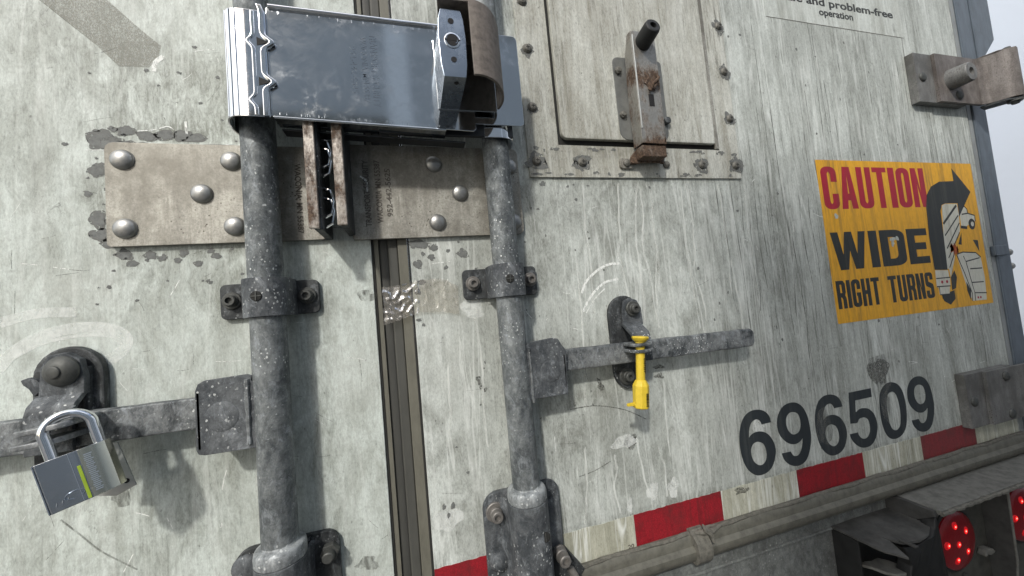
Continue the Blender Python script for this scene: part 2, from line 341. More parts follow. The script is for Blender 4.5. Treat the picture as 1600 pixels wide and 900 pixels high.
def prismx(pts, x0, x1, b=0, seg=2):
    bm = bmesh.new()
    A = [bm.verts.new((x0*MM, y*MM, z*MM)) for y, z in pts]; B = [bm.verts.new((x1*MM, y*MM, z*MM)) for y, z in pts]
    bm.faces.new(A); bm.faces.new(B[::-1]); n = len(pts)
    for i in range(n): bm.faces.new((A[i], B[i], B[(i+1) % n], A[(i+1) % n]))
    bmesh.ops.recalc_face_normals(bm, faces=bm.faces)
    return _bev(bm, b, seg)
def box(x0, x1, y0, y1, z0, z1, b=0, seg=2): return prism([(x0, z0), (x1, z0), (x1, z1), (x0, z1)], y0, y1, b, seg)
def rrect(x0, x1, z0, z1, r, n=4, rs=None):
    rs = rs or (r, r, r, r); P = []       # bl, br, tr, tl
    for (cx, cz, a0, q) in ((x0, z0, 180, rs[0]), (x1, z0, 270, rs[1]), (x1, z1, 0, rs[2]), (x0, z1, 90, rs[3])):
        ox = cx + (q if cx == x0 else -q); oz = cz + (q if cz == z0 else -q)
        if q <= 0: P.append((cx, cz)); continue
        for i in range(n+1):
            a = math.radians(a0 + 90*i/n); P.append((ox + q*math.cos(a), oz + q*math.sin(a)))
    return P
def frame(axis):
    a = Vector(axis).normalized(); u = a.orthogonal().normalized(); return a, u, a.cross(u)
def lathe(c, axis, prof, seg=28, ph=0.):
    a, u, v = frame(axis); c = Vector(c); bm = bmesh.new(); rings = []
    for r, h in prof:
        if r <= 1e-6: rings.append([bm.verts.new((c + a*h)*MM)])
        else: rings.append([bm.verts.new((c + a*h + (u*math.cos(ph+2*math.pi*i/seg) + v*math.sin(ph+2*math.pi*i/seg))*r)*MM) for i in range(seg)])
    for A, B in zip(rings, rings[1:]):
        if len(A) == 1 and len(B) == 1: continue
        for i in range(seg):
            j = (i+1) % seg
            if len(A) == 1: bm.faces.new((A[0], B[i], B[j]))
            elif len(B) == 1: bm.faces.new((A[i], B[0], A[j]))
            else: bm.faces.new((A[i], B[i], B[j], A[j]))
    for R_ in (rings[0], rings[-1]):
        if len(R_) > 2: bm.faces.new(R_)
    bmesh.ops.recalc_face_normals(bm, faces=bm.faces); return bm
def cyl(c, axis, r, h, seg=24, b=0, r2=None):
    r2 = r if r2 is None else r2
    return lathe(c, axis, [(r-b, 0), (r, b), (r2, h-b), (r2-b, h)] if b else [(r, 0), (r2, h)], seg)
def dome(c, axis, r, h, seg=28):
    return lathe(c, axis, [(r, 0)] + [(r*math.cos(a), h*math.sin(a)) for a in (.12, .3, .5, .75, 1., 1.25, 1.42)] + [(0, h)], seg)
def tube(pts, r, seg=14, ell=None):
    bm = bmesh.new(); P = [Vector(p) for p in pts]; n = len(P); prev = None; rings = []
    for i, p in enumerate(P):
        t = (P[min(i+1, n-1)] - P[max(i-1, 0)]).normalized()
        u = t.orthogonal().normalized() if prev is None else (prev - t*prev.dot(t)).normalized()
        prev = u; v = t.cross(u); rr = r[i] if isinstance(r, (list, tuple)) else r
        rings.append([bm.verts.new((p + (u*math.cos(2*math.pi*k/seg) + v*math.sin(2*math.pi*k/seg))*rr)*MM) for k in range(seg)])
    for A, B in zip(rings, rings[1:]):
        for k in range(seg): bm.faces.new((A[k], B[k], B[(k+1) % seg], A[(k+1) % seg]))
    bm.faces.new(rings[0]); bm.faces.new(rings[-1])
    bmesh.ops.recalc_face_normals(bm, faces=bm.faces); return bm
def sheet(path, th, z0, z1, b=0):
    """thick curved sheet: path in plan (x, y), extruded z0..z1"""
    P = [Vector((x, y)) for x, y in path]; n = len(P); A = []; B = []
    for i in range(n):
        t = (P[min(i+1, n-1)] - P[max(i-1, 0)]).normalized(); nn = Vector((-t.y, t.x))
        A.append(P[i] + nn*th/2); B.append(P[i] - nn*th/2)
    return prismz([(p.x, p.y) for p in A] + [(p.x, p.y) for p in B[::-1]], z0, z1, b)
def ribbon(pts, wid, y, th=.15, jit=.0, seed=1):
    r = random.Random(seed); P = [Vector(p) for p in pts]; n = len(P); A = []; B = []
    for i in range(n):
        t = (P[min(i+1, n-1)] - P[max(i-1, 0)]).normalized(); nn = Vector((-t.y, t.x))
        wd = (wid[i] if isinstance(wid, (list, tuple)) else wid) * (1 + r.uniform(-jit, jit))
        A.append(P[i] + nn*wd/2); B.append(P[i] - nn*wd/2)
    bm = bmesh.new()
    VA = [bm.verts.new((p.x*MM, y*MM, p.y*MM)) for p in A]; VB = [bm.verts.new((p.x*MM, y*MM, p.y*MM)) for p in B]
    for i in range(n-1): bm.faces.new((VA[i], VA[i+1], VB[i+1], VB[i]))
    return bm
def smooth(pts, n=6):
    P = [Vector(p) for p in pts]; out = []
    for i in range(len(P)-1):
        p0, p1, p2, p3 = P[max(i-1, 0)], P[i], P[i+1], P[min(i+2, len(P)-1)]
        for k in range(n):
            t = k/n; out.append(.5*((2*p1) + (p2-p0)*t + (2*p0-5*p1+4*p2-p3)*t*t + (3*p1-p0-3*p2+p3)*t**3))
    out.append(P[-1]); return [tuple(p) for p in out]
def blob(cx, cz, rx, rz, seed=0, n=18, rough=.28):
    r = random.Random(seed); ph = [r.uniform(0, 6.28) for _ in range(5)]; P = []
    for i in range(n):
        a = 2*math.pi*i/n; k = 1 + rough*(.5*math.sin(2*a+ph[0]) + .4*math.sin(3*a+ph[1]) + .35*math.sin(5*a+ph[2])) + r.uniform(-rough, rough)*.35
        P.append((cx + rx*k*math.cos(a), cz + rz*k*math.sin(a)))
    return P
def flatpoly(pts, y):
    bm = bmesh.new(); f = bm.faces.new([bm.verts.new((x*MM, y*MM, z*MM)) for x, z in pts])
    bmesh.ops.triangulate(bm, faces=[f]); return bm
def join(*bms):
    out = bmesh.new()
    for b in bms:
        me = bpy.data.meshes.new('tmp'); b.to_mesh(me); b.free(); out.from_mesh(me); bpy.data.meshes.remove(me)
    return out
def rot(bm, c, axis, deg):
    bmesh.ops.rotate(bm, cent=Vector(c)*MM, matrix=Matrix.Rotation(math.radians(deg), 3, axis), verts=bm.verts); return bm
def jitter(bm, amp, freq=.05, seed=0):
    for v in bm.verts:
        p = v.co/MM*freq + Vector((seed, seed, seed)); v.co += Vector(mnoise.noise_vector(p))*amp*MM
    return bm
def subdiv(bm, cuts=2):
    bmesh.ops.triangulate(bm, faces=[f for f in bm.faces if len(f.verts) > 4])
    bmesh.ops.subdivide_edges(bm, edges=bm.edges, cuts=cuts, use_grid_fill=True); return bm

def obj(name, bm, mat, parent=None, label=None, kind=None, sharp=.6):
    me = bpy.data.meshes.new(name)
    base = parent['_b'] if parent is not None and '_b' in parent else None
    if base is not None: bmesh.ops.translate(bm, verts=bm.verts, vec=-Vector(base))
    bm.to_mesh(me); bm.free()
    me.polygons.foreach_set('use_smooth', [True]*len(me.polygons)); me.set_sharp_from_angle(angle=sharp)
    me.materials.append(M[mat] if isinstance(mat, str) else mat)
    o = bpy.data.objects.new(name, me); COL.objects.link(o)
    if parent is not None: o.parent = parent; o['_b'] = list(parent['_b'])
    else: o['_b'] = [0., 0., 0.]
    wn = o.modifiers.new('weighted_normals', 'WEIGHTED_NORMAL'); wn.keep_sharp = True; wn.weight = 60
    if label: o['label'] = label
    if kind: o['kind'] = kind
    return o
def thing(name, loc, label, cat, group=None):
    o = bpy.data.objects.new(name, None); COL.objects.link(o); o.empty_display_size = .02
    o.location = Vector(loc)*MM; o['_b'] = list(Vector(loc)*MM); o['label'] = label; o['category'] = cat
    if group: o['group'] = group
    return o
def rep(src, dx, dz, parent=None, dy=0, kids=True):
    """copy of a part (and its sub-parts), shifted"""
    c = src.copy(); COL.objects.link(c); c.parent = parent or src.parent
    c.location = src.location + Vector((dx, dy, dz))*MM
    if kids:
        for ch in [k for k in bpy.data.objects if k.parent == src]:
            d = ch.copy(); COL.objects.link(d); d.parent = c
    return c

# lettering ---------------------------------------------------------------
def _curve_bm(cu):
    o = bpy.data.objects.new('tmpc', cu); COL.objects.link(o)
    dg = bpy.context.evaluated_depsgraph_get(); me = bpy.data.meshes.new_from_object(o.evaluated_get(dg))
    bm = bmesh.new(); bm.from_mesh(me); bpy.data.meshes.remove(me); bpy.data.objects.remove(o); return bm
def text(s, x0, x1, z0, z1, y, dep=.25, weight=.0, mode='h', sp=1.):
    cu = bpy.data.curves.new('txt', 'FONT'); cu.body = s; cu.offset = weight; cu.resolution_u = 5; cu.space_character = sp
    bm = _curve_bm(cu)
    xs = [v.co.x for v in bm.verts]; ys = [v.co.y for v in bm.verts]
    ax, bx, ay, by = min(xs), max(xs), min(ys), max(ys)
    for v in bm.verts:
        p = (v.co.x-ax)/(bx-ax); q = (v.co.y-ay)/(by-ay)
        if mode == 'h': X, Z = x0+(x1-x0)*p, z0+(z1-z0)*q
        elif mode == 'down': X, Z = x0+(x1-x0)*q, z1-(z1-z0)*p
        else: X, Z = x1-(x1-x0)*q, z0+(z1-z0)*p
        v.co = Vector((X, y, Z))*MM
    for f in bm.faces:
        if f.normal.y > 0: pass
    bm.normal_update()
    if dep:
        r = bmesh.ops.extrude_face_region(bm, geom=bm.faces[:])
        vs = [e for e in r['geom'] if isinstance(e, bmesh.types.BMVert)]
        bmesh.ops.translate(bm, verts=vs, vec=(0, -dep*MM, 0)); bmesh.ops.recalc_face_normals(bm, faces=bm.faces)
    return bm
def arcp(cx, cy, rx, ry, a0, a1, n=5): return [(cx+rx*math.cos(math.radians(a0+(a1-a0)*i/n)), cy+ry*math.sin(math.radians(a0+(a1-a0)*i/n))) for i in range(n+1)]
def glyph(ch, s, h):
    rx, ry = .42, .14; ix, iy = rx*.5, ry*.6
    def rr(x0, x1, y0, y1, a, b, l=True): 
        L_ = arcp(x0+a, y0+b, a, b, 180, 270) if l else [(x0, y0)]
        L2 = arcp(x0+a, y1-b, a, b, 90, 180) if l else [(x0, y1)]
        return L_ + arcp(x1-a, y0+b, a, b, 270, 360) + arcp(x1-a, y1-b, a, b, 0, 90) + L2
    if ch == 'I': return [[(0, 0), (1, 0), (1, 1), (0, 1)]]
    if ch == 'T': a, b = .5-s/2, .5+s/2; return [[(a, 0), (b, 0), (b, 1-h), (1, 1-h), (1, 1), (0, 1), (0, 1-h), (a, 1-h)]]
    if ch == 'U': return [[(0, 1)] + arcp(rx, ry, rx, ry, 180, 270) + arcp(1-rx, ry, rx, ry, 270, 360) + [(1, 1), (1-s, 1)] + arcp(1-s-ix*.6, h+iy, ix*.6, iy, 0, -90) + arcp(s+ix*.6, h+iy, ix*.6, iy, 270, 180) + [(s, 1)]]
    if ch == 'O': return [rr(0, 1, 0, 1, rx, ry), rr(s, 1-s, h, 1-h, ix*.6, iy)[::-1]]
    if ch == 'D': return [rr(0, 1, 0, 1, rx, ry*1.3, False), rr(s, 1-s, h, 1-h, ix*.8, iy*1.6, False)[::-1]]
    if ch in 'CG':
        o = [(1, .64)] + arcp(1-rx, 1-ry, rx, ry, 0, 90) + arcp(rx, 1-ry, rx, ry, 90, 180) + arcp(rx, ry, rx, ry, 180, 270) + arcp(1-rx, ry, rx, ry, 270, 360)
        if ch == 'C': o += [(1, .36), (1-s, .36)]
        else: o += [(1, .52), (.5, .52), (.5, .40), (1-s, .40)]
        o += arcp(1-s-ix*.6, h+iy, ix*.6, iy, 0, -90) + arcp(s+ix*.6, h+iy, ix*.6, iy, 270, 180) + arcp(s+ix*.6, 1-h-iy, ix*.6, iy, 180, 90) + arcp(1-s-ix*.6, 1-h-iy, ix*.6, iy, 90, 0) + [(1-s, .64)]
        return [o]
    if ch == 'S': return [[(0, .30), (0, .09), (.12, .02), (.3, 0), (.7, 0), (.88, .02), (1, .09), (1, .46), (.9, .55), (s, .64), (s, 1-h), (1-s, 1-h), (1-s, .71), (1, .71), (1, .91), (.88, .98), (.7, 1), (.3, 1), (.12, .98), (0, .91), (0, .56), (.1, .47), (1-s, .38), (1-s, h), (s, h), (s, .30)]]
    if ch == 'E': return [[(0, 0), (1, 0), (1, h), (s, h), (s, .5-h/2), (.9, .5-h/2), (.9, .5+h/2), (s, .5+h/2), (s, 1-h), (1, 1-h), (1, 1), (0, 1)]]
    if ch == 'H': return [[(0, 0), (s, 0), (s, .5-h/2), (1-s, .5-h/2), (1-s, 0), (1, 0), (1, 1), (1-s, 1), (1-s, .5+h/2), (s, .5+h/2), (s, 1), (0, 1)]]
    if ch == 'N': return [[(0, 0), (s, 0), (s, .62), (1-s, 0), (1, 0), (1, 1), (1-s, 1), (1-s, .38), (s, 1), (0, 1)]]
    if ch == 'A': return [[(0, 0), (s, 0), (s+.05, .2), (.95-s, .2), (1-s, 0), (1, 0), (.72, 1), (.28, 1)], [(s+.09, .36), (.5, .84), (.91-s, .36)]]
    if ch == 'W': return [[(0, 1), (.17, 0), (.40, 0), (.5, .5), (.60, 0), (.83, 0), (1, 1), (.79, 1), (.70, .40), (.60, 1), (.40, 1), (.30, .40), (.21, 1)]]
    if ch == 'R': return [[(0, 0), (s, 0), (s, .40), (.5, .40), (1-s, .33), (1-s, 0), (1, 0), (1, .36), (.88, .47), (1, .58), (1, .88), (.85, .98), (.7, 1), (0, 1)], [(s, .56), (s, 1-h), (1-s, 1-h), (1-s, .56)]]
    return []
def block(word, widths, gap, x0, x1, z0, z1, y, s, h, dep=.25, trap=None):
    """heavy block lettering; widths relative; s = stem width in the same unit"""
    cu = bpy.data.curves.new('blk', 'CURVE'); cu.dimensions = '2D'; cu.fill_mode = 'FRONT'
    tot = sum(widths) + gap*(len(word)-1); x = 0.
    for ch, wd in zip(word, widths):
        for lp in glyph(ch, min(s/wd, .46), h):
            sp = cu.splines.new('POLY'); sp.points.add(len(lp)-1); sp.use_cyclic_u = True
            for p, (a, b) in zip(sp.points, lp): p.co = ((x + a*wd)/tot, b, 0, 1)
        x += wd + gap
    bm = _curve_bm(cu)
    for v in bm.verts: v.co = Vector((x0+(x1-x0)*v.co.x, y, z0+(z1-z0)*v.co.y))*MM
    if dep:
        r = bmesh.ops.extrude_face_region(bm, geom=bm.faces[:])
        vs = [e for e in r['geom'] if isinstance(e, bmesh.types.BMVert)]
        bmesh.ops.translate(bm, verts=vs, vec=(0, -dep*MM, 0)); bmesh.ops.recalc_face_normals(bm, faces=bm.faces)
    return bm

# hardware pieces ---------------------------------------------------------
def rivet_bm(x, y, z, r=10.5, h=6.2): return join(lathe((x, y, z), (0, -1, 0), [(r*1.02, 0), (r*1.03, .8), (r*.97, 1.6)] + [(r*.97*math.cos(a), 1.6+(h-1.6)*math.sin(a)) for a in (.2, .45, .7, 1., 1.3)] + [(0, h)], 32))
def hollow_bolt_bm(x, y, z, r=7.5, h=14, washer=11, hole=.55):
    return join(lathe((x, y, z), (0, -1, 0), [(washer, 0), (washer, 2.2), (washer*.92, 3), (r*1.12, 3), (r*1.12, h*.45), (r, h*.5), (r, h-1), (r*.86, h), (r*hole, h), (r*hole*.9, h-3.5), (0, h-3.5)], 26))
def hex_bolt_bm(x, y, z, r=9, h=11, shaft=5.2, sh=8):
    return join(_bev(lathe((x, y, z), (0, -1, 0), [(r, 0), (r, h)], 6, .4), .9, 2), lathe((x, y, z), (0, -1, 0), [(shaft, h-1), (shaft, h+sh-1), (shaft*.8, h+sh), (0, h+sh)], 16))
def cross_slot(x, y, z, r):
    """dark round plug with a cross cut in it"""
    t = r*.13
    return join(lathe((x, y, z), (0, -1, 0), [(r, 0), (r, .5), (r*.86, .9), (0, .9)], 24))

#==================================================================== GROUND, NEIGHBOUR
gr = obj('ground', box(-30000, 30000, -30000, 30000, -1260, -1250), 'asphalt', kind='structure')

#==================================================================== LEFT DOOR
Ld = thing('cargo_door', (-322, 0, 0), 'weathered white left cargo door of the trailer, left of the dark seam, with the padlocked bar', 'trailer door')
obj('door_panel', box(-1500, -321.8, 0, 38, -6, 1500, 1.2), 'paintL', Ld)
obj('edge_seal', box(-321.7, -319.2, 2, 30, -6, 1500), 'black', Ld)
obj('edge_trim', box(-319.1, -313.4, 3.0, 30, -6, 1500, .8), 'beige', Ld)
Lt = obj('seam_gasket', prismz([(-313.3, 30), (-313.3, 6.5), (-310, 5.5), (-305, 5.8), (-303, 6.5), (-303, 30)], -6, 1500, .6), 'gasket', Ld)

Rd = thing('cargo_door', (918, 0, 0), 'weathered white right cargo door of the trailer, right of the dark seam, with hatch and unit number', 'trailer door')
obj('door_panel', box(-276, 911, 0, 38, -6, 1500, 1.2), 'paintR', Rd)
obj('edge_seal', box(-278.6, -276.2, 2, 30, -6, 1500), 'black', Rd)
obj('edge_trim', box(-290.5, -278.7, 2.4, 30, -6, 1500, .8), 'beige', Rd)
obj('seam_gasket', prismz([(-302.9, 30), (-302.9, 6.5), (-301, 5.2), (-292, 5.2), (-290.6, 6.5), (-290.6, 30)], -6, 1500, .6), 'gasket2', Rd)
obj('side_seal', join(box(911.2, 919, 4, 34, -6, 1500, 1)), 'black', Rd)

# reflective band -----------------------------------------------------------
b0 = 0
S6 = 152.4
def strip(i, x0, x1, mat, parent, seed, label):
    r = random.Random(seed); top = []; n = max(3, int((x1-x0)/5))
    for k in range(n+1):
        top.append((x0+(x1-x0)*k/n, 50.6 + (r.uniform(-.7, .5) if 0 < k < n else 0)))
    return obj('reflective_strip', prism([(x0, -3), (x1, -3)] + top[::-1], -.45, 0.2), mat, parent, label)
strip(0, -276, -208+30, 'redtape', Rd, 1, 'bright red strip beside the seam')
strip(1, -117-40, -.4, 'whitetape', Rd, 2, 'dirty white strip')
strip(2, .4, S6-.6, 'redtape', Rd, 3, 'red strip with a torn upper left corner')
strip(3, S6+.2, 2*S6-.6, 'whitetape', Rd, 4, 'dirty white strip')
strip(4, 2*S6, 3*S6-.4, 'redtape', Rd, 5, 'red strip')
strip(5, 3*S6+.2, 4*S6-.4, 'whitetape', Rd, 6, 'dirty white strip')
strip(6, 4*S6, 5*S6+6, 'redtape2', Rd, 7, 'faded red strip beside the lower hinge')
strip(7, 5*S6+6.5, 905, 'whitetape', Rd, 8, 'dirty white strip')
obj('printed_text', text('20', *[p for p in (-13.5, -4)], 7, 13, -.5, .1, .03), 'engrave', Rd)

# unit number -----------------------------------------------------------------
def smooth_loop(P, n=5, sharp=48):
    """closed smooth outline that keeps its sharp corners"""
    m_ = len(P); out = []
    P = [Vector(p) for p in P]
    def is_sharp(i):
        a = P[i]-P[i-1]; b = P[(i+1) % m_]-P[i]; return math.degrees(a.angle(b)) > sharp
    K = [is_sharp(i) for i in range(m_)]
    for i in range(m_):
        p1, p2 = P[i], P[(i+1) % m_]; p0 = P[i-1] if not K[i] else p1 - (p2-p1); p3 = P[(i+2) % m_] if not K[(i+1) % m_] else p2 + (p2-p1)
        for k in range(n):
            t = k/n; out.append(.5*((2*p1) + (p2-p0)*t + (2*p0-5*p1+4*p2-p3)*t*t + (3*p1-p0-3*p2+p3)*t**3))
    return [tuple(p) for p in out]
def outline_bm(loops, y, dep=.25, dx=0, dz=0):
    cu = bpy.data.curves.new('ol', 'CURVE'); cu.dimensions = '2D'; cu.fill_mode = 'FRONT'
    for lp in loops:
        sp = cu.splines.new('POLY'); sp.points.add(len(lp)-1); sp.use_cyclic_u = True
        for p, (a, b) in zip(sp.points, lp): p.co = ((a+dx)/100, (b+dz)/100, 0, 1)
    bm = _curve_bm(cu)
    for v in bm.verts: v.co = Vector((v.co.x*100, y, v.co.y*100))*MM
    r = bmesh.ops.extrude_face_region(bm, geom=bm.faces[:])
    bmesh.ops.translate(bm, verts=[e for e in r['geom'] if isinstance(e, bmesh.types.BMVert)], vec=(0, -dep*MM, 0)); bmesh.ops.recalc_face_normals(bm, faces=bm.faces); return bm
D6 = [smooth_loop([(266,134.6),(263.5,145.3),(255.4,154),(241.8,158.7),(225.7,158.1),(212.5,150.8),(203.7,137.2),(199.4,120.8),(198.6,103.9),(201.9,84.8),(210.3,69),(225.3,58.8),(244.2,59.2),(258,67.3),(267,83.7),(267.8,96.7),(263.9,107.7),(256,117.9),(243.7,123.9),(230.6,124.6),(221.6,121.4),(217.9,117.8),(219.7,128.7),(223.7,137.4),(229.8,142.6),(237.5,143.9),(243.1,140.9),(246.4,134.5)]),
      smooth_loop([(237.3,108.5),(245.1,103.9),(248.6,94.5),(248.4,84.4),(244.3,76.5),(237,72.9),(229.8,74.3),(222.4,80.8),(218.9,90),(219,99.3),(223.9,107),(230.9,109.4)])]
D9 = [smooth_loop([(279.4,82.5),(283,71.8),(291.4,63.1),(303.3,57.8),(316.3,57.2),(329.5,62.8),(339.2,76),(345.7,94.4),(346.5,112.6),(344.2,131.3),(337.6,146.1),(327.9,154.9),(315.3,158.7),(300,157.3),(287.8,150.3),(280,138.9),(277.5,124.5),(280.2,112.2),(288.3,101.8),(298.9,94.3),(311.5,91.9),(321,94.1),(327.9,98.4),(324.9,87.7),(319.7,78.1),(313.2,73.4),(306.1,73.3),(301.7,76.4),(298.7,82.1)]),
      smooth_loop([(314.5,143),(323,139.3),(326.8,131.9),(327.2,121.9),(324.4,113.3),(318.5,108.4),(309.2,107.5),(302,112),(297.5,120.3),(296.8,130.1),(299.6,137.9),(306.4,142.8)])]
D5 = [smooth_loop([(445,155.3),(500.5,155.2),(500.1,139.8),(458.3,139.9),(455.4,119.2),(463.3,123.1),(474.2,124),(488.4,120.3),(499.3,109.8),(503.9,95.5),(502.6,82.3),(495.3,68.6),(483.1,59),(468.8,56.9),(454.6,59.8),(441.9,69.5),(435.6,79.4),(434.4,85.7),(453.6,85.5),(455.6,80.2),(460.8,74.5),(468.7,71.9),(476.7,74.2),(482.9,81.2),(485,91.3),(483.4,101.2),(477,106.9),(468.8,108.3),(461.1,106.9),(455.1,101.6),(439.1,102.9)])]
D0 = [smooth_loop([(554.3,158.2),(569.2,153),(579.3,141.1),(583.6,124.1),(584,105.3),(580.8,85.7),(574.1,71.4),(562.7,61.8),(545.9,58),(530.9,61.5),(521.9,71.4),(516.5,87.4),(515.2,107.2),(516.9,126.6),(520.9,141.2),(530.4,152.1),(541.6,157.4)]),
      smooth_loop([(555,140.8),(561.8,135.1),(565.8,122.1),(566.9,106.5),(565.2,91.4),(561.6,79.7),(553.8,73.3),(545.8,73.2),(539,78.2),(535,88.8),(534.1,104.1),(534.5,119.3),(537.4,132.6),(543.4,139.4),(549.3,140.8)])]
for loops, ddx, mat_, lab_ in ((D6, 0, 'digit', None), (D9, 0, 'digit', None), (D6, 160, 'digit', 'partly worn grey six'), (D5, 0, 'digit', None), (D0, 0, 'digit', 'zero with a grey smear'), (D9, 314, 'digit', None)):
    obj('digit', outline_bm(loops, -.1, .25, ddx), mat_, Rd, lab_)
obj('worn_smears', join(flatpoly(blob(378, 108, 16, 34, 3, 24, .2), -.40), flatpoly(blob(531, 118, 11, 30, 8, 24, .2), -.41), flatpoly([(507.7,207.3),(548.8,211.5),(553.6,154.9),(536.5,138.9),(518,146.3)], -.37)), 'smearD', Rd, kind='stuff')

# instruction label -------------------------------------------------------------
il = obj('instruction_label', prism(rrect(373, 742, 838.3, 960, 4), -.30, 0.1), 'label', Rd)
obj('label_edge', join(ribbon([(374, 838.2), (742, 838.2)], .9, -.33)), 'engrave', il)
obj('printed_text', text('ENSURE safe and problem-free', *[(288.8,886.6),(715.6,869.5)][0][:1], 717.5, 872.5, 893.5, -.3, .15, .028), 'inkblack', il)
obj('printed_text', text('operation', 508, 599, 853.5, 871.5, -.3, .15, .028), 'inkblack', il)

# caution sign ---------------------------------------------------------------
cs = thing('caution_sign', (668, 0, 425), 'orange yellow caution wide right turns sticker with arrow and truck drawing', 'warning sign')
obj('backing', prism(rrect(443.8, 893, 275.6, 574, 2), -.35, 0.05), 'orange', cs, sharp=.5)
c1 = [(455,561.8),(741.7,561.6),(469,482.5),(727.4,481.6)]; c2 = [(454,440.4),(717.3,438.4),(472.2,370.7),(713.9,369.5)]; c3 = [(450.7,352.8),(715.7,350.2),(450.8,302.3),(710.1,299.8)]
obj('lettering', block('CAUTION', [1, 1.1, 1, 1, .45, 1, 1.02], .13, 452, (c1[1][0]+c1[3][0])/2, (c1[2][1]+c1[3][1])/2, (c1[0][1]+c1[1][1])/2, -.36, .40, .12, .12), 'inkred', cs)
obj('lettering', block('WIDE', [1.5, .38, 1.15, 1.0], .12, c2[0][0], (c2[1][0]+c2[3][0])/2, (c2[2][1]+c2[3][1])/2, (c2[0][1]+c2[1][1])/2, -.36, .38, .2, .12), 'inkblack', cs)
wz0, wz1 = (c3[2][1]+c3[3][1])/2, (c3[0][1]+c3[1][1])/2
rx = [(561.7,319.1),(585.3,329.3)]
obj('lettering', block('RIGHT', [1, .42, 1, 1, 1], .14, c3[0][0], rx[0][0], wz0, wz1, -.36, .40, .14, .12), 'inkblack', cs)
obj('lettering', block('TURNS', [1, 1, 1, 1, 1], .14, rx[1][0], (c3[1][0]+c3[3][0])/2, wz0, wz1, -.36, .40, .14, .12), 'inkblack', cs)
ar = [(723.4,355.3),(722.4,421.8),(727.6,482.4),(734.6,506.4),(751.9,524),(779.6,534.3),(826.5,535.8),(826.3,562.7),(876.5,512.4),(826.5,460.6),(828,488.6),(788.9,489.1),(775.8,485.3),(769.5,473),(766.7,420.2),(762.2,352.9)]
obj('arrow', prism(ar, -.62, -.35), 'inkblack', cs)
# truck trailer body of the drawing
dr = [(776.8,483.9),(787.2,487.8),(825.5,487.3),(826.2,465.1),(821.9,431.6),(802,410),(788.2,371),(769,337.3),(768,354.7),(762.7,355),(766.7,420.2)]
tk = obj('drawn_truck', prism(dr, -.50, -.35), 'inkwhite', cs)
for (a, b, w_) in [((670,390),(728,305),4),((676,440),(737,340),3.2),((686,500),(742,380),3),((694,545),(744,430),3),((700,590),(724,520),3)]:
    pass
ln = [[(771.7,446.4),(822,484.2)], [(771.2,422.2),(822.9,463)], [(771.4,395.9),(823.1,447.2)], [(771.3,376.3),(818.7,427.2)], [(769.8,356.8),(795.8,390.4)]]
obj('drawn_lines', join(*[ribbon(p, w_, -.64) for p, w_ in zip(ln, (5, 3, 3, 2.4, 2.4))]), 'inkblack', tk)
rear = [(724.4,354.3),(763.3,352),(763.5,331.2),(756.7,303.7),(727.5,305.2),(726.3,318.8),(721.7,321.3)]
obj('drawn_trailer_rear', prism(rear, -.66, -.35), 'inkwhite', cs)
obj('drawn_bumper', prism([(723.2,338.2),(765.1,337.5),(762.9,320.4),(721.9,322.1)], -.74, -.66), 'inkwhite', tk)
obj('drawn_lines', join(ribbon([(723.1,337.8),(766.4,337.5)], 2.2, -.78), ribbon([(721.8,321.7),(763.5,320.4)], 2.2, -.78), ribbon([(728.2,321.3),(728.2,305.1),(756.9,304.5)], 2.2, -.78)), 'inkblack', tk)
obj('drawn_lamps', join(prism(blob(*[(739.4,329.8)][0], 3.4, 3.2, 1, 12, 0), -.8, -.74), prism(blob(*[(754.5,329.6)][0], 3.4, 3.2, 1, 12, 0), -.8, -.74)), 'inkred', tk)
obj('drawn_wheels', join(prism([(769,337.3),(783,350.3),(787.6,336),(779.6,314.9),(766.7,311.5)], -.56, -.35), prism([(733.3,304.7),(773.2,311),(773,293.8),(755.6,283.2),(737.9,291.6),(734.2,297.8)], -.58, -.35)), 'inkblack', tk)
# pickup
pk = [(829.1,462.8),(839.7,479.8),(847.9,481.5),(855,475.9),(855.5,466.8),(876.4,461.8),(875.4,449.9),(847.4,440.7),(842.4,437.7),(828.1,439.4)]
pu = obj('drawn_pickup', prism(pk, -.50, -.35), 'inkwhite', cs)
obj('drawn_lines', join(ribbon([(835.3,464.9),(855.5,466.8),(877.1,461.8),(876.6,449)], 2.8, -.54), ribbon([(839.7,479.8),(847.9,481.5),(855,475.9),(855.3,465.9)], 2.5, -.56), ribbon([(825.8,438.6),(846.2,436.2)], 6, -.57)), 'inkblack', pu)
obj('drawn_wheels', join(prism(blob(*[(863.8,443.8)][0], 11, 11.5, 2, 16, .05), -.62, -.50)), 'inkblack', pu)
obj('drawn_hub', join(prism(blob(*[(865.2,443.8)][0], 5, 5, 2, 14, .05), -.70, -.62)), 'inkwhite', pu)
obj('drawn_road_edge', flatpoly([(824.9,427),(819.8,401.3),(809.2,403.1)], -.5), 'inkblack', cs); obj('drawn_road_edge', flatpoly([(858,410.5),(874.8,408.9),(874.1,384.4)], -.5), 'inkblack', cs)
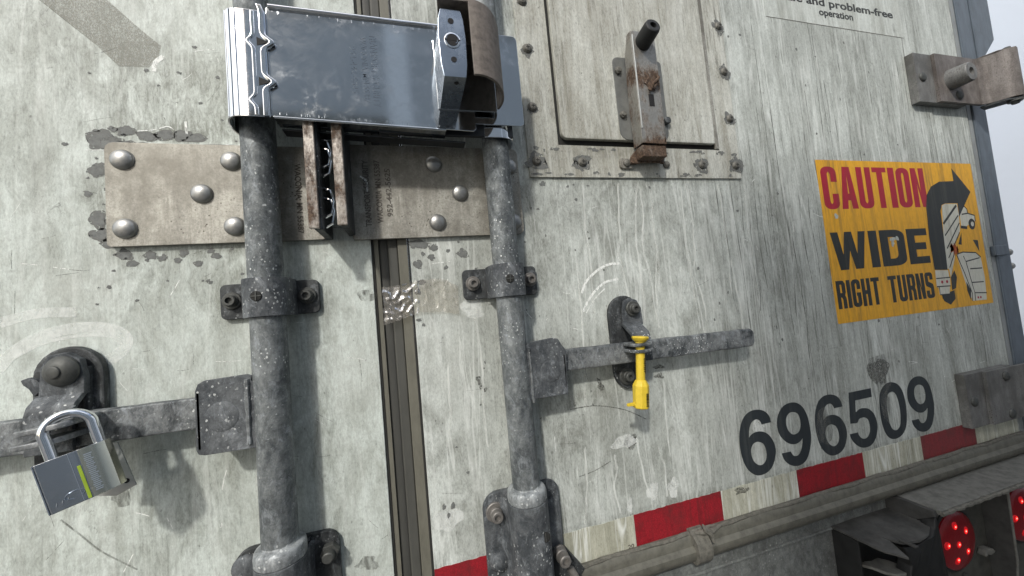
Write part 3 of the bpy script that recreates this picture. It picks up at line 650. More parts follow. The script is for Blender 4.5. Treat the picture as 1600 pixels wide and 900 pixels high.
# crushed car
cc = [(798.3,381.5),(819.5,386.2),(859.5,383.3),(874.8,373.1),(877.8,330),(872,283.9),(826.9,285),(817.5,302.4),(807.2,343.5)]
cr_ = obj('drawn_car', prism(cc, -.50, -.35), 'inkwhite', cs)
obj('drawn_lines', join(*[ribbon(p, 2.4, -.55) for p in ([(798.6,382.8),(819.5,386.2),(860.9,383.2),(875.4,372.6)], [(818.8,378.2),(824.1,366.4),(870.9,371.9)], [(824.1,366.4),(831.2,328.7),(836.6,300.9),(875.7,297.9)], [(798.3,381.5),(814,343.1),(828.2,300.7),(824.1,285.2)], [(834.1,350.7),(873.7,350.1)], [(832.4,322.4),(871.9,321.4)], [(836.6,300.9),(835.1,284.3)])]), 'inkblack', cr_)
obj('drawn_wheels', join(flatpoly([(815,325.4),(825.6,307),(820.3,286.4),(813.3,308)], -.57)), 'inkblack', cr_)
obj('drawn_lamps', join(prism(blob(*[(845.2,290.5)][0], 2.6, 2.6, 1, 10, 0), -.6, -.5), prism(blob(*[(853.6,290.3)][0], 2.6, 2.6, 1, 10, 0), -.6, -.5)), 'inkred', cr_)
sc_ = [(795.6,392.6)][0]; st = []
for i in range(22):
    a = 2*math.pi*i/22; q = 17 if i % 2 == 0 else 6; q *= (1+.25*math.sin(i*2.7)); st.append((sc_[0]+q*math.cos(a)*.8, sc_[1]+q*math.sin(a)))
obj('drawn_spark', flatpoly(st, -.86), 'inkspark', cs)
chs = []
for k, ((u, v), rx_, rz_) in enumerate(zip([(475.9,468.9),(615.3,420.9),(613.5,412.7),(627.6,422.1)], (5, 9, 4, 5), (4.5, 4, 6, 4))): chs.append(flatpoly(blob(u, v, rx_, rz_, 30+k), -.9))
obj('scuff_marks', join(*chs), 'label', cs, kind='stuff')

#==================================================================== PAINT CHIPS and marks on the doors
def chips(door, lst, y=-.2):
    A = []; B = []
    for k, (u, v, a, b) in enumerate(lst):
        A.append(flatpoly(blob(u, v, a*1.15+.5, b*1.15+.5, k*5+9, 34, .24), y)); B.append(flatpoly(blob(u, v, a*.85, b*.85, k*7+3, 34, .2), y-.12))
    obj('chip_edges', join(*A), 'loss', door, kind='stuff'); obj('paint_chips', join(*B), 'chip', door, kind='stuff')
def pl(pts, rs): return [(u, v, a, b) for (u, v), (a, b) in zip(pts, rs)]
chips(Ld, pl([(-581.6,574.6),(-588.3,542.3),(-588.4,489.2),(-587.7,472.8),(-577.8,462.8),(-567.3,450.7),(-560.9,440.7),(-544.6,448.8),(-533.9,445.5),(-515.2,449.5),(-502.1,437.4),(-484.9,445.1),(-520.7,442),(-489.5,451.1),(-562.6,586),(-573.1,586.9),(-575.8,589),(-596.9,516.7),(-543.5,580.9),(-527.7,583),(-588.4,585.6),(-614.2,570),(-511.8,582.9),(-499.8,580.3)],
  [(13,10),(6,7),(7,8),(8,5),(9,4),(6,5),(4,3),(5,4),(3,3),(4,3),(3,3),(4,2.6),(3,2),(3,2),(7,5),(3,2),(2,1.5),(3,2.5),(8,5),(9,5),(2,1),(2,1.3),(8,5),(10,4)])
  + [(x, z, r_, r_*.8) for x, z, r_ in [(-600+rnd.random()*160, 400+rnd.random()*290, .6+rnd.random()*1.2) for _ in range(46)]])
chips(Rd, pl([(-263.7,448.7),(-245.6,443.7),(-249.8,431.3),(-267.2,423.2),(-259.9,436),(-209,434.3),(-263.5,399.9),(-270.6,389),(-232.2,417),(-227.9,438.7),(-271,352.5),(-266,345.5),(-254,109.2),(-247.7,119.4),(-258.6,120.3),(-37.8,504.9),(-86.9,528.6),(88.9,522.9)],
  [(11,5),(4,4),(4,3),(5,4),(2,2),(6,5),(3,3),(3,4),(2,2),(2,1.5),(2.5,1.5),(1.5,1.5),(2,4),(2,3),(1.5,3),(1.8,1.4),(3.5,3),(1.6,1.4)])
  + [(-260+rnd.random()*260, 150+rnd.random()*380, .5+rnd.random(), .5+rnd.random()) for _ in range(30)]
  + [(150+rnd.random()*600, 180+rnd.random()*640, .8+rnd.random()*1.2, .8+rnd.random()*1.6) for _ in range(40)])
bandp = [(-457, 566)] + [(-585+k*6, 569) for k in range(1)] + [(-585+k*5.3, 573 + 3.2*mnoise.noise(Vector((k*.35, 1, 0))) + rnd.uniform(-1, 1.2) + (4 if k < 6 else 0)) for k in range(25)]
obj('bare_band', flatpoly(bandp, -.36), 'loss', Ld)
obj('bare_band', flatpoly([(-457, 566), (-584, 566)] + [(-584+k*5.3, 571.6 + 1.6*mnoise.noise(Vector((k*.5, 4, 0))) + (3 if k < 5 else 0)) for k in range(24)], -.40), 'chip', Ld)
# rub marks left door: pale loop above the padlock, tape residue, grime
obj('rub_marks', join(ribbon(smooth([(-670,341.7),(-658.1,357.5),(-638.7,370.4),(-613.7,376.8),(-587.9,375.4),(-571.1,367),(-568.1,356),(-578.1,343.9),(-589.8,340.1)]), 11, -.25), ribbon(smooth([(-658.2,352.5),(-633.9,364.8),(-603.6,369.2),(-579.7,365.2),(-572.5,355.1)]), 3.5, -.28),
    ribbon(smooth([(-400.6,628.5),(-382.7,637.8),(-369.3,622.4)]), 5, -.25), ribbon(smooth([(-667.2,387.9),(-638.3,394.7),(-608.3,393.2)]), 10, -.24)), 'chalk2', Ld, kind='stuff')
obj('tape_residue', flatpoly([(-635.9,728.9),(-578.3,737.3),(-563,720.9),(-545.1,702.2),(-528,686.1),(-532.1,667.7),(-540.5,659.5),(-553.2,659.8),(-566.8,658.6),(-586.3,681.4),(-606.4,700.7),(-625.1,719.7)], -.22), 'residue', Ld, kind='stuff')
obj('rub_marks', join(ribbon(smooth([(-536,655.5),(-533.9,666.1),(-526,674.3)]), 5, -.26), ribbon(smooth([(-552.4,586.4),(-538,588.4),(-525.1,592.6),(-519.3,589.2)]), 1.2, -.36), ribbon([(-508.2,599.3),(-507.5,584.5)], 2.2, -.36)), 'chalk', Ld, kind='stuff')
obj('grime_patches', join(flatpoly(blob(*[(-576.4,201.3)][0], 8, 8, 5, 20, .3), -.2),
    ribbon(smooth([(-624.5,191.1),(-610.2,173.6),(-593.1,152.7),(-565.3,128.1)]), 1.6, -.22), flatpoly(blob(*[(-330.7,388.1)][0], 10, 7, 9, 20, .4), -.2),
    flatpoly(blob(*[(-349.7,77.3)][0], 11, 8, 12, 20, .4), -.2)), 'grimesoft', Ld, kind='stuff')
# right door
obj('rub_marks', join(ribbon(smooth([(-43.9,368.8),(-35.1,384.8),(-14.8,400.3),(4.9,407.6),(21.9,407.6)]), 3.6, -.25), ribbon(smooth([(-44.9,342.3),(-29.3,364),(-6.7,380.9),(17,385)]), 3.4, -.25), ribbon(smooth([(-40.2,340.1),(-23.7,359.8),(-5.5,373.3)]), 1.6, -.27)), 'chalk', Rd, kind='stuff')
obj('rub_marks', join(*[flatpoly(blob(u, v, a, b, k, 22, .3), -.2-.01*k) for k, ((u, v), (a, b)) in enumerate(zip([(-3.9,64.2),(35.4,75.1),(70.2,73.1),(-1.1,152.5),(-255.2,104.1),(-202.4,362.6),(241.1,133.5)], [(5,9),(9,13),(9,14),(18,10),(16,14),(16,14),(14,12)]))]), 'chalk2', Rd, kind='stuff')
obj('grime_patches', join(flatpoly(blob(*[(8.1,150.8)][0], 12, 8, 6, 22, .4), -.22), flatpoly(blob(*[(525.6,181.9)][0], 24, 26, 8, 26, .35), -.2), flatpoly(blob(*[(190.6,43.4)][0], 13, 5, 9, 22, .4), -.6),
    ribbon(smooth([(-80.2,210.3),(-41.2,209.4),(3.3,196.9),(38.1,177.5)]), 1.3, -.2), flatpoly(blob(*[(-30,236.3)][0], 5, 8, 10, 18, .5), -.2), flatpoly(blob(*[(69.6,249.5)][0], 9, 3, 11, 18, .5), -.2), flatpoly(blob(*[(67.9,236.4)][0], 6, 5, 13, 18, .5), -.2),
    ribbon(smooth([(-203.5,272.7),(-199.7,259),(-193.4,253.1)]), 5, -.2, jit=.5), ribbon(smooth([(-76,118.9),(-51.3,122.4),(-25.4,130.4)]), 1.2, -.2)), 'grime', Rd, kind='stuff')
DR = [[(-23.2,529.5),(-27.8,467.8),(-24.5,413.2),(-27.1,370.3),(-27.3,338.2)], [(34.9,532),(29.5,477.5),(27.4,443.8),(21.2,419.6),(25.2,401.6),(30.2,361.5),(30.5,343.9)], [(65.2,527.4),(58.2,476.8),(54.8,436),(55.4,390.8),(56.5,359.4),(55.2,319.5)],
      [(71.3,520.4),(71.7,476.5),(65.4,437.8),(68.7,403.5),(74,364.8),(73,317.8)], [(91.6,518.1),(87.5,466.9),(88.8,416.1),(87.1,384.2),(84.1,361.7)], [(146,525.1),(144.5,474.8),(143.4,427.5),(146.4,380.3),(147,345.3),(151.3,298.5)],
      [(158,529.9),(161,491.3),(159.7,443.4),(158.1,412.6),(152.8,391.6),(161.9,351.1),(164.1,308.8)], [(218.9,527.6),(221.8,487.9),(223.2,428.8),(219.4,346.6)], [(236.6,525.1),(239.5,485.1)], [(273.4,532.8),(270.2,454.4),(274.9,406.6),(273.7,342.3)],
      [(143.4,433.2),(151.8,365),(158.1,297.3),(166.4,243.2)], [(90.7,435.4),(80.1,370.2),(77.2,305.7)], [(-47,422.6),(-46.9,348.9),(-50.7,270.9),(-55.7,212.2)], [(74.4,229.5),(71.4,179.7),(70.4,117.8)], [(225.4,408.6),(233.8,324.1),(234.6,248.1)],
      [(-18.7,138.5),(-18.9,113),(-24.1,93.8),(-19.8,57.5)], [(54.2,135.2),(59.3,102.4),(57.2,63.3)], [(-62.6,157),(-66,102.7),(-74.7,50.7)], [(17.9,155.1),(22.5,107.2),(29.8,69.3)],
      [(-200.8,362.5),(-196.5,295),(-199,229.3),(-198.3,180.4)], [(-239.9,292.3),(-242,236.2),(-248.2,189.7)], [(887.5,688.4),(893.8,610.6)], [(786.5,686.9),(794.3,566.8)], [(813.5,688.4),(822.6,564.5)]]
obj('drip_lines', join(*[ribbon([(x + 2.2*mnoise.noise(Vector((z*.045, k*3.1, 0))), z) for x, z in smooth(p, 8)], [(2.8 + 1.8*mnoise.noise(Vector((i*.3, k, 0))))*(1 if i else .3) for i in range(8*(len(p)-1)+1)], -.17-.002*k) for k, p in enumerate(DR)]), 'drip', Rd, kind='stuff')
DK = [[(x + 6*mnoise.noise(Vector((x, q*.5, 0))) + q*rnd.uniform(-.6, .6), z1_ - (z1_-z0_)*q/7) for q in range(8)] for x, z0_, z1_ in [(rnd.uniform(240, 900), 0, 0) for _ in range(0)] + [(215+k*15+rnd.uniform(-7, 7), rnd.uniform(80, 400), 0) for k in range(46)] for z1_ in [z0_ + rnd.uniform(200, 620)]]
obj('dark_runs', join(*[ribbon(smooth(p, 4), rnd.uniform(.8, 2.0), -.14-.001*k, jit=.4, seed=k) for k, p in enumerate(DK)]), 'grimeline', Rd, kind='stuff')

def scratches(parent, x0, x1, z0, z1, n, seed, mat, wmax=.6):
    r = random.Random(seed); out = []
    for k in range(n):
        x, z = r.uniform(x0, x1), r.uniform(z0, z1); a = r.choice([r.uniform(-.4, .4), r.uniform(0, 3.1), 1.57+r.gauss(0, .25)]); l = r.uniform(3, 26)
        out.append(ribbon(smooth([(x, z), (x+l*.5*math.cos(a)+r.uniform(-1, 1), z+l*.5*math.sin(a)), (x+l*math.cos(a), z+l*math.sin(a)+r.uniform(-1.5, 1.5))], 4), r.uniform(.3, wmax), -.12-.0015*k))
    obj('scratches', join(*out), mat, parent, kind='stuff')
scratches(Ld, -660, -330, 100, 720, 60, 11, 'grime'); scratches(Ld, -660, -330, 100, 720, 40, 12, 'chalk', .9)
scratches(Rd, -270, 850, 60, 780, 80, 13, 'grime'); scratches(Rd, -270, 850, 60, 560, 60, 14, 'chalk', 1.0)

#==================================================================== BOTTOM SEAL, HEADER, LIGHT BOX
bs = thing('bottom_seal', (0, -8, 0), 'rounded beige rubber seal along the bottom of the doors, below the striped tape', 'door seal')
prof = [(6, 8), (-5, 7.5), (-9, 4), (-10.5, -1), (-11, -7), (-13.5, -8.5), (-16.5, -12), (-17, -18), (-14.5, -25), (-8, -31), (0, -34), (6, -34)]
seal = prismx(prof, -90, 912, 0); obj('seal_strip', seal, 'sill', bs)
bd = tube([(x, -5 - 1.2*math.sin(x*.05), 7.0 + 1.6*mnoise.noise(Vector((x*.03, 0, 0)))) for x in range(-96, 905, 8)], [3.0 + 1.1*mnoise.noise(Vector((x*.06, 3, 0))) for x in range(-96, 905, 8)], 8)
obj('sealant_bead', bd, 'bead', bs)
obj('seal_clamp', prismx([(4, 12), (-6, 12)] + [(-6 - 17*math.sin(math.radians(a)), -13 + 22*math.cos(math.radians(a))) for a in range(10, 175, 15)] + [(4, -35)], 84, 108, .8), 'bead', bs)
obj('torn_flap', join(tube([(100, -16, 22), (103, -18, 14), (109, -20, 9), (111, -22, -2)], [1.2, 4, 3.5, 2.2], 8), tube([(90, -8, 8), (100, -14, 10), (116, -14, 8), (140, -8, 9)], [2, 4, 4, 2], 8)), 'bead', bs)

hd = thing('rear_header', (300, 20, -200), 'dark dirty steel cross member under the trailer doors', 'trailer frame')
obj('header_plate', box(-1500, 1000, 6, 40, -520, -8, 1), 'under', hd)
obj('weld_line', tube([(x, 5, -60 + 1.0*mnoise.noise(Vector((x*.05, 0, 5)))) for x in range(60, 700, 12)], 2.2, 8), 'under', hd)

lb = thing('light_box', (640, -30, -130), 'steel bumper light box with rough top edge around the red lamps at lower right', 'light box')
shl = jitter(subdiv(prism([(x, z) for x, z in [(512, -30), (1250, -30), (1250, -38), (512, -38)]], -64, 6, 1.5), 3), 1.2, .08)
obj('top_plate', shl, 'shelf', lb)
edge = [(x, -65 + 2*mnoise.noise(Vector((x*.08, 1, 0))), -35 + 2.5*mnoise.noise(Vector((x*.09, 0, 2)))) for x in range(512, 1250, 7)]
obj('rough_edge', tube(edge, [3.2 + 1.8*mnoise.noise(Vector((x*.11, 5, 0))) for x in range(512, 1250, 7)], 7), 'bead', lb)
obj('end_plate', join(prismx([(6, -30), (-58, -32), (-60, -40), (-30, -60), (-12, -100), (-10, -300), (6, -300)], 505, 513, 1)), 'shelfd', lb)
obj('back_plate', box(512, 1250, -8, 4, -340, -38), 'backp', lb)
obj('divider_plate', prismx([(-8, -40), (-44, -40), (-42, -180), (-30, -300), (-8, -300)], 734, 737, .6), 'shelfd', lb)
obj('divider_edge', jitter(tube([(735.5, -44, -40), (735.5, -43, -110), (735.5, -42, -180), (735.5, -30, -300)], 2.0, 8), .5, .1), 'shelf', lb)
obj('nut', hex_bolt_bm(655, -8, -205, 6, 6, 3.5, 4), 'bolt', lb)
obj('nut', hex_bolt_bm(868, -8, -190, 6, 6, 3.5, 4), 'bolt', lb)
obj('dirt_lump', jitter(subdiv(prism(blob(712, -172, 13, 6, 3, 14), -20, -8, 2), 1), 3, .08), 'shelf', lb)

lamp_group = 'round red tail lamps in the light box'
def lamp(cx, cz, label):
    t = thing('tail_lamp', (cx, -12, cz), label, 'tail lamp', lamp_group)
    obj('housing', lathe((cx, -7, cz), (0, -1, 0), [(56, 0), (56, 3), (52, 4)], 40), 'rubber', t)
    obj('lens', lathe((cx, -9, cz), (0, -1, 0), [(50.5, 0), (50.5, 4)] + [(50*math.cos(a), 4+7*math.sin(a)) for a in (.25, .5, .8, 1.1, 1.4)] + [(0, 11)], 48), 'lens', t)
    for px_, pz_ in ((-9, 29), (16, 16), (-33, 2), (-8, -1), (14, -18), (-14, -27)):
        x, z = cx + px_, cz + pz_; rr_ = math.hypot(px_, pz_); y = -9 - (4 + 7*math.sin(math.acos(min(1, rr_/50))))
        big_ = px_ != 33
        hl = obj('led', dome((x, y+1.8, z), (0, -1, 0), 9 if big_ else 5, 2.4, 20), 'ledh', t)
        if big_:
            obj('led_glow', dome((x, y-.4, z), (0, -1, 0), 4.4, .6, 14), 'led', hl)
            obj('led_core', dome((x-.6, y-.9, z+.6), (0, -1, 0), 1.6, .5, 10), 'ledc', hl)
lamp(640, -137, 'lit red tail lamp at the left end of the light box')
lamp(842, -137, 'lit red tail lamp at the right edge, behind the divider plate')

bk = thing('broken_lamp_housing', (430, -40, -90), 'broken black light housing with a torn cover, left of the red lamp', 'light housing')
tp = prismz([(370, 5), (370, -33), (373, -50), (379, -63), (396, -81), (401, -68), (408, -52), (406, -42), (413, -50), (422, -61), (450, -66), (480, -62), (505, -52), (517, -34), (521, 5)], -59, -56)
bmesh.ops.triangulate(tp, faces=[f for f in tp.faces if len(f.verts) > 4]); bmesh.ops.subdivide_edges(tp, edges=tp.edges, cuts=2)
for v in tp.verts:
    if v.co.y < -.04: v.co.z -= ((-v.co.y-.04)**1.3)*.35
obj('cover', jitter(tp, 1.2, .05), 'brokentop', bk)
obj('side_wall', prismx([(5, -60), (-33, -60), (-33, -330), (5, -330)], 370, 373, .5), 'brokenm', bk)
obj('front_wall', jitter(subdiv(prism([(425, -66), (452, -72), (482, -68), (500, -58), (512, -40), (512, -330), (452, -330), (446, -200), (424, -130), (436, -96)], -60, -40, 1.5), 2), 5, .05), 'brokenm', bk)
obj('inner_ledge', jitter(subdiv(prismz([(392, -15), (432, -17), (452, -54), (414, -53)], -114, -110, .8), 2), 2.5, .06), 'shelf', bk)
obj('torn_flake', prismz([(418, -58), (424, -60), (424, -79), (417, -78)], -56, -53.5, .5), 'shelfd', bk)
obj('back_plate', box(372, 520, -2, 5, -330, -60), 'brokenm', bk)

#==================================================================== FRAME POST (right)
fp = thing('frame_post', (950, 15, 0), 'blue grey steel corner post of the trailer beside the right door', 'trailer frame')
obj('inner_lip', box(919.5, 934, 3, 40, -60, 1500, 1), 'postl', fp)
obj('face', box(934.5, 982, 0, 60, -60, 1500, 3), 'post', fp)
obj('upper_plate', prism([(982.4, 800), (1053, 868), (1053, 1500), (982.4, 1500)], -2, 30, 2), 'post', fp)
obj('seal_clip', box(916, 961, -6, 2, 373, 394.5, 2), 'post', fp)
sb = obj('side_bolt', cyl((983, 8, 379), (1, 0, 0), 8, 12, 20, 2), 'rivet', fp)
rep(sb, 0, -30.5)
tb = obj('trailer_side', box(966, 982, 61, 9000, -60, 1500), 'trailer', fp)

nb = thing('parked_or_added_trailer', (4000, 3000, -1250), 'white trailer parked alongside, seen past the corner post at the right edge', 'trailer')
obj('side_wall', box(2600, 5000, -3000, 12000, -250, 2800, 8), 'trailer', nb)
rv = obj('rivet', cyl((2600, 600, 1390), (-1, 0, 0), 10, 8, 14, 2), 'trailer', nb)
rv.location += Vector((0, 0, 0))

# unseen trailer added behind the camera to shade the door's lower right
ot = thing('parked_or_added_trailer', (3000, -3700, -1250), 'dark blue grey box trailer added behind the camera to block sun, seen only in the chrome', 'trailer')
obj('sun_blocker_body', box(-1350, 9000, -5100, -2500, -150, 2780, 20), 'shadetrailer', ot)
obj('added_side_rail', join(box(-1370, 9000, -2500, -2470, -190, -60, 5), box(-1370, 9000, -2500, -2475, 2680, 2800, 5)), 'hasp', ot)
for k in range(7):
    obj('rib', box(-340+1300*k, -170+1300*k, -2500.5, -2488, -60, 2680, 3), 'trailer', ot)  # pale ribs added for a light band in the lock reflection
obj('added_stripe_panel', box(-1340, -345, -2500.5, -2495, 1500, 1900, 2), 'shelf', ot)
wh = obj('added_wheel', lathe((4000, -2560, -760), (0, -1, 0), [(0, 0), (300, 0), (490, 30), (490, 250), (300, 280)], 32), 'rubber', ot)
rep(wh, 1300, 0)

#==================================================================== HINGES
def hinge(z0, z1, x0, xs, label, bolt, rivs, sm='hingerust'):
    t = thing('door_hinge', ((x0+xs)/2, -14, (z0+z1)/2), label, 'hinge', 'hinges on the right edge of the right door')
    obj('leaf', box(x0, xs, -14, 0, z0, z1, 1.4), 'hinge', t)
    p = [(xs-95, -17), (905, -17.5), (920, -19), (930, -25), (936, -36), (941, -48), (948, -56), (957, -60), (964, -56)]
    obj('strap', sheet(smooth(p, 5), 5.5, z0+1, z1-1, .8), sm, t)
    obj('pin', join(cyl((955, -50, z0-12), (0, 0, 1), 6, z1-z0+18, 16, 1), cyl((955, -50, z0-8), (0, 0, 1), 11, 4, 16, 1)), 'bolt', t)
    obj('lower_knuckle', prismz([(935, -46), (958, -62), (972, -50), (950, -10), (925, -14)], z0-4, z0+.5, 1), 'castd', t)
    obj('upper_knuckle', prismz([(935, -46), (958, -62), (972, -50), (950, -10), (925, -14)], z1-.5, z1+2, 1), 'hingerust', t)
    for x, y, z in rivs: obj('rivet', rivet_bm(x, y, z, 9.5, 4.5), 'bolt', t)
    if bolt: obj('bumper_stop', lathe((bolt[0], -14, bolt[1]), (0, -1, 0), [(24, 0), (24, 1.5), (22, 2.5), (19.5, 33), (17.5, 35.5), (8, 35.5), (7, 28), (0, 28)], 36), 'hinge', t)
    return t
hinge(694, 797, 732, 880, 'upper grey hinge with a hollow rubber bumper stop, above the caution sticker', (826, 742), [(750, -14, 746), (846, -20, 711)])
hinge(46, 149, 732, 880, 'lower grey hinge without a bumper, beside the unit number and faded red tape', None, [(749, -14, 96), (844, -20, 133), (845, -20, 59)], 'hinge')

#==================================================================== HASP PLATES
def hasp(name, label):
    return thing(name, label[0], label[1], 'hasp plate', 'riveted hasp plates behind the lock')
HL = hasp('hasp_plate', ((-470, -3, 515), 'stained steel hasp plate riveted to the left door'))
obj('plate', prism(rrect(-578.5, -372, 458.3, 570.8, 3, 3, (4, 2, 2, 8)), -6, -.5, .9), 'hasp', HL)
r0 = obj('rivet', rivet_bm(-563, -6, 551.6), 'rivet', HL)
for x, z in ((-562.3, 477.2), (-493, 514.2), (-463.5, 551.8), (-463, 476.8)): rep(r0, x+563, z-551.6)
HLb = obj('flange', box(-372, -363.6, -54, -.5, 458.6, 596, 1.2), 'castd', HL)
obj('flange_edge', jitter(subdiv(box(-376.5, -366, -58.5, -54.05, 459, 595, 1.0), 2), .7, .12), 'rustedge', HL)
obj('padlock_loops', join(*[tube([(-363, -40+q*0, z-16), (-356, -42, z-13), (-353, -43, z), (-356, -42, z+13), (-363, -40, z+16)], 2.0, 10) for z, q in ((548, 0), (538, 0), (492, 0), (481, 0))]), 'chromeC', HL)
obj('stamped_text', text('TRANSPORT SECURITY', *[(-388.1,574.4),(-385.9,477.2)][0][:1], -385.5, 470, 556, -6, .35, .02, 'down'), 'engrave', HL)
obj('stamped_text', text('WACONIA, MN 55387', -401, -393.5, 466, 550, -6, .35, .02, 'down'), 'engrave', HL)

HR = hasp('hasp_plate', ((-230, -3, 515), 'stained steel hasp plate riveted to the right door'))
obj('plate', prism(rrect(-341, -122.8, 456.5, 575.5, 3, 3, (2, 8, 8, 2)), -6, -.5, .9), 'hasp', HR)
r1 = rep(r0, 0, 0, HR, kids=False); r1.location = Vector((-238.3+563 - (-230+470), 0, 551.7-551.6))*MM
for x, z in ((-206.7, 513.5), (-238.7, 475.2), (-136, 550), (-136.6, 473.5)): rep(r1, x+238.3, z-551.7)
obj('flange', box(-346, -338, -52, -.5, 462, 592, 1.2), 'castd', HR)
obj('flange_edge', jitter(subdiv(box(-349, -338.6, -56.2, -52.05, 462.5, 591, 1.0), 2), .6, .12), 'rustedge', HR)
tx = [(-316.2,475.3),(-301.5,482.9),(-289.5,490.8)]
obj('stamped_text', text('TRANSPORT SECURITY', tx[0][0]-9, tx[0][0]-2, 472, 556, -6, .3, .02, 'up'), 'engrave', HR)
obj('stamped_text', text('WACONIA MN 55387', tx[1][0]-10, tx[1][0]-3, 476, 556, -6, .3, .02, 'up'), 'engrave', HR)
obj('stamped_text', text('952-442-5625', tx[2][0]-10, tx[2][0]-3, 484, 545, -6, .3, .02, 'up'), 'engrave', HR)
obj('scuff_mark', ribbon(smooth([(-328.5,535.5),(-321.5,529.1),(-320.9,515.4)]), [1, 2.6, 1, 2.6, 2.6, 2.6, 2.6, 2.6, 2.6, 2.6, 2.2, 1.6, 1][:13], -6.3), 'chalk', HR)

#==================================================================== LOCK RODS
def lock_rod(xc, side, label):
    """vertical pipe with hub bracket and lower collar"""
    t = thing('lock_rod', (xc, -28, 130), label, 'lock rod', 'vertical lock rods on the doors')
    bm = lathe((xc, -28, -300), (0, 0, 1), [(17, 0), (17, 300), (17, 800), (17, 1800)], 40)
    obj('pipe', bm, 'rod', t)
    obj('collar', jitter(lathe((xc, -28, 122.5), (0, 0, 1), [(17, -4), (23.5, -1), (24, 0), (24.4, 6), (23.6, 11), (22, 13), (17.5, 14.5), (17, 16)], 40), .5, .2), 'zinc', t)
    return t
LR = lock_rod(-428, -1, 'left grey galvanised lock rod, holding the handle with the padlock')
RR = lock_rod(-159, 1, 'right grey galvanised lock rod, holding the handle with the yellow seal')
# hub brackets: folded plate round the pipe
hubL = join(prism([(-492.2,303),(-489.8,309.6),(-484.3,312.6),(-447.7,314),(-442,311.9),(-443.4,307.5),(-439.6,303.1),(-439.8,299.2),(-437.1,294.9),(-438.1,236.1),(-439.7,239),(-486,239.5),(-491.3,241.1),(-493.2,245.8)], -38, -33.5, 1.2),
            prism([(-490, 246), (-442, 246), (-442, 306), (-490, 304)], -17, -13, 1), prismz([(-492, -38), (-488, -38), (-488, -14), (-492, -16)], 245, 302, 1), dome((-470, -37.9, 275), (0, -1, 0), 15, 1.6, 28))
hb = obj('handle_bracket', hubL, 'cast', LR)
obj('weld_seam', tube([(-447, -38.5, z) for z in range(244, 310, 5)], [1.6+1.2*rnd.random() for z in range(244, 310, 5)], 7), 'handle', LR)
hubR = join(prism([(-145.4,309.4),(-140.1,311.9),(-110.6,314.3),(-102.1,312.5),(-96.9,303),(-92.2,296.7),(-96.2,244.4),(-99.1,241.7),(-143.8,241.3),(-148.6,242.8)], -38, -33.5, 1.2),
            prism([(-142, 240), (-98, 242), (-96, 292), (-108, 306), (-142, 306)], -17, -13, 1), prismz([(-98, -38), (-94.5, -38), (-94.5, -15), (-98, -14)], 241, 292, 1), dome((-116, -37.9, 273), (0, -1, 0), 14, 1.4, 28))
obj('handle_bracket', hubR, 'cast', RR)
obj('weld_seam', tube([(-142, -38.5, z) for z in range(238, 310, 6)], [1.2+.8*rnd.random() for z in range(238, 310, 6)], 7), 'handle', RR)
# handles
def bar(path, w0, w1, th, b=2.2):
    """flat bar along x: path of (x, y, zc)"""
    bm = bmesh.new(); rings = []
    n = len(path)
    for i, (x, y, z) in enumerate(path):
        h = (w0 + (w1-w0)*i/(n-1))/2; q = th/2; c = b
        sec = [(-q, -h+c), (-q+c*.3, -h+c*.3), (-q+c, -h), (q-c, -h), (q, -h+c), (q, h-c), (q-c, h), (-q+c, h), (-q+c*.3, h-c*.3), (-q, h-c)]
        rings.append([bm.verts.new((x*MM, (y+a)*MM, (z+k)*MM)) for a, k in sec])
    for A, B in zip(rings, rings[1:]):
        for k in range(len(A)): bm.faces.new((A[k], B[k], B[(k+1) % len(A)], A[(k+1) % len(A)]))
    bm.faces.new(rings[0]); bm.faces.new(rings[-1]); bmesh.ops.recalc_face_normals(bm, faces=bm.faces); return bm
obj('handle_bar', jitter(bar([(x, -25 + .04*min(150, -470-x), 279.5) for x in range(-478, -860, -12)], 31, 33, 11), .7, .06), 'handle', LR)
obj('handle_bar', jitter(join(bar([(x, -23 - .004*(x+90), 282 - .012*(x+90)) for x in list(range(-110, 212, 10))] + [(214, -24, 278.5), (217, -24, 278.5)], 28.5, 27, 11, 3.2), prism(rrect(205, 223, 265.3, 291.6, 7, 5, (2, 8, 8, 2)), -29, -19, 2.2)), .7, .06), 'handle', RR)

# rod guides --------------------------------------------------------------------
def guide(xc, x0, x1, label, b1, b2, sx, mat='cast'):
    t = thing('rod_guide', (xc, -5, 392), label, 'rod bracket', 'rod guides bolted over the lock rods')
    obj('base_plate', prism(rrect(x0, x1, 372.5, 411.5, 6), -6, 0, 1), 'castd', t)
    R_ = 20.5
    arc_ = [(xc + R_*math.cos(math.radians(a)), -28 - R_*.9*math.sin(math.radians(a))) for a in range(0, 181, 12)]
    path = [(xc+R_+1, -7), (xc+R_+.5, -18)] + arc_ + [(xc-R_-.5, -18), (xc-R_-1, -7)]
    obj('saddle_strap', sheet(path, 4, 371.5, 412.5, .7), mat, t)
    d = obj('grease_plug', cross_slot(xc+sx, -48.7, 393, 5.2), 'black', t)
    obj('cross_mark', join(box(xc+sx-4.6, xc+sx+4.6, -50.1, -49.65, 392.5, 393.5), box(xc+sx-.5, xc+sx+.5, -50.4, -50.12, 388.4, 397.6)), 'bolt', d)
    for x in (b1, b2): obj('bolt', hollow_bolt_bm(x, -6, 393, 6.2, 10, 9.5), 'boltlight' if b1 < -180 and xc > -200 else 'bolt', t)
    return t
guide(-428, -481, -382, 'left dark rod guide saddle bolted on the left door', -469, -394, -3)
guide(-159, -213, -112, 'right dark rod guide saddle bolted on the right door', -200, -122, -2)

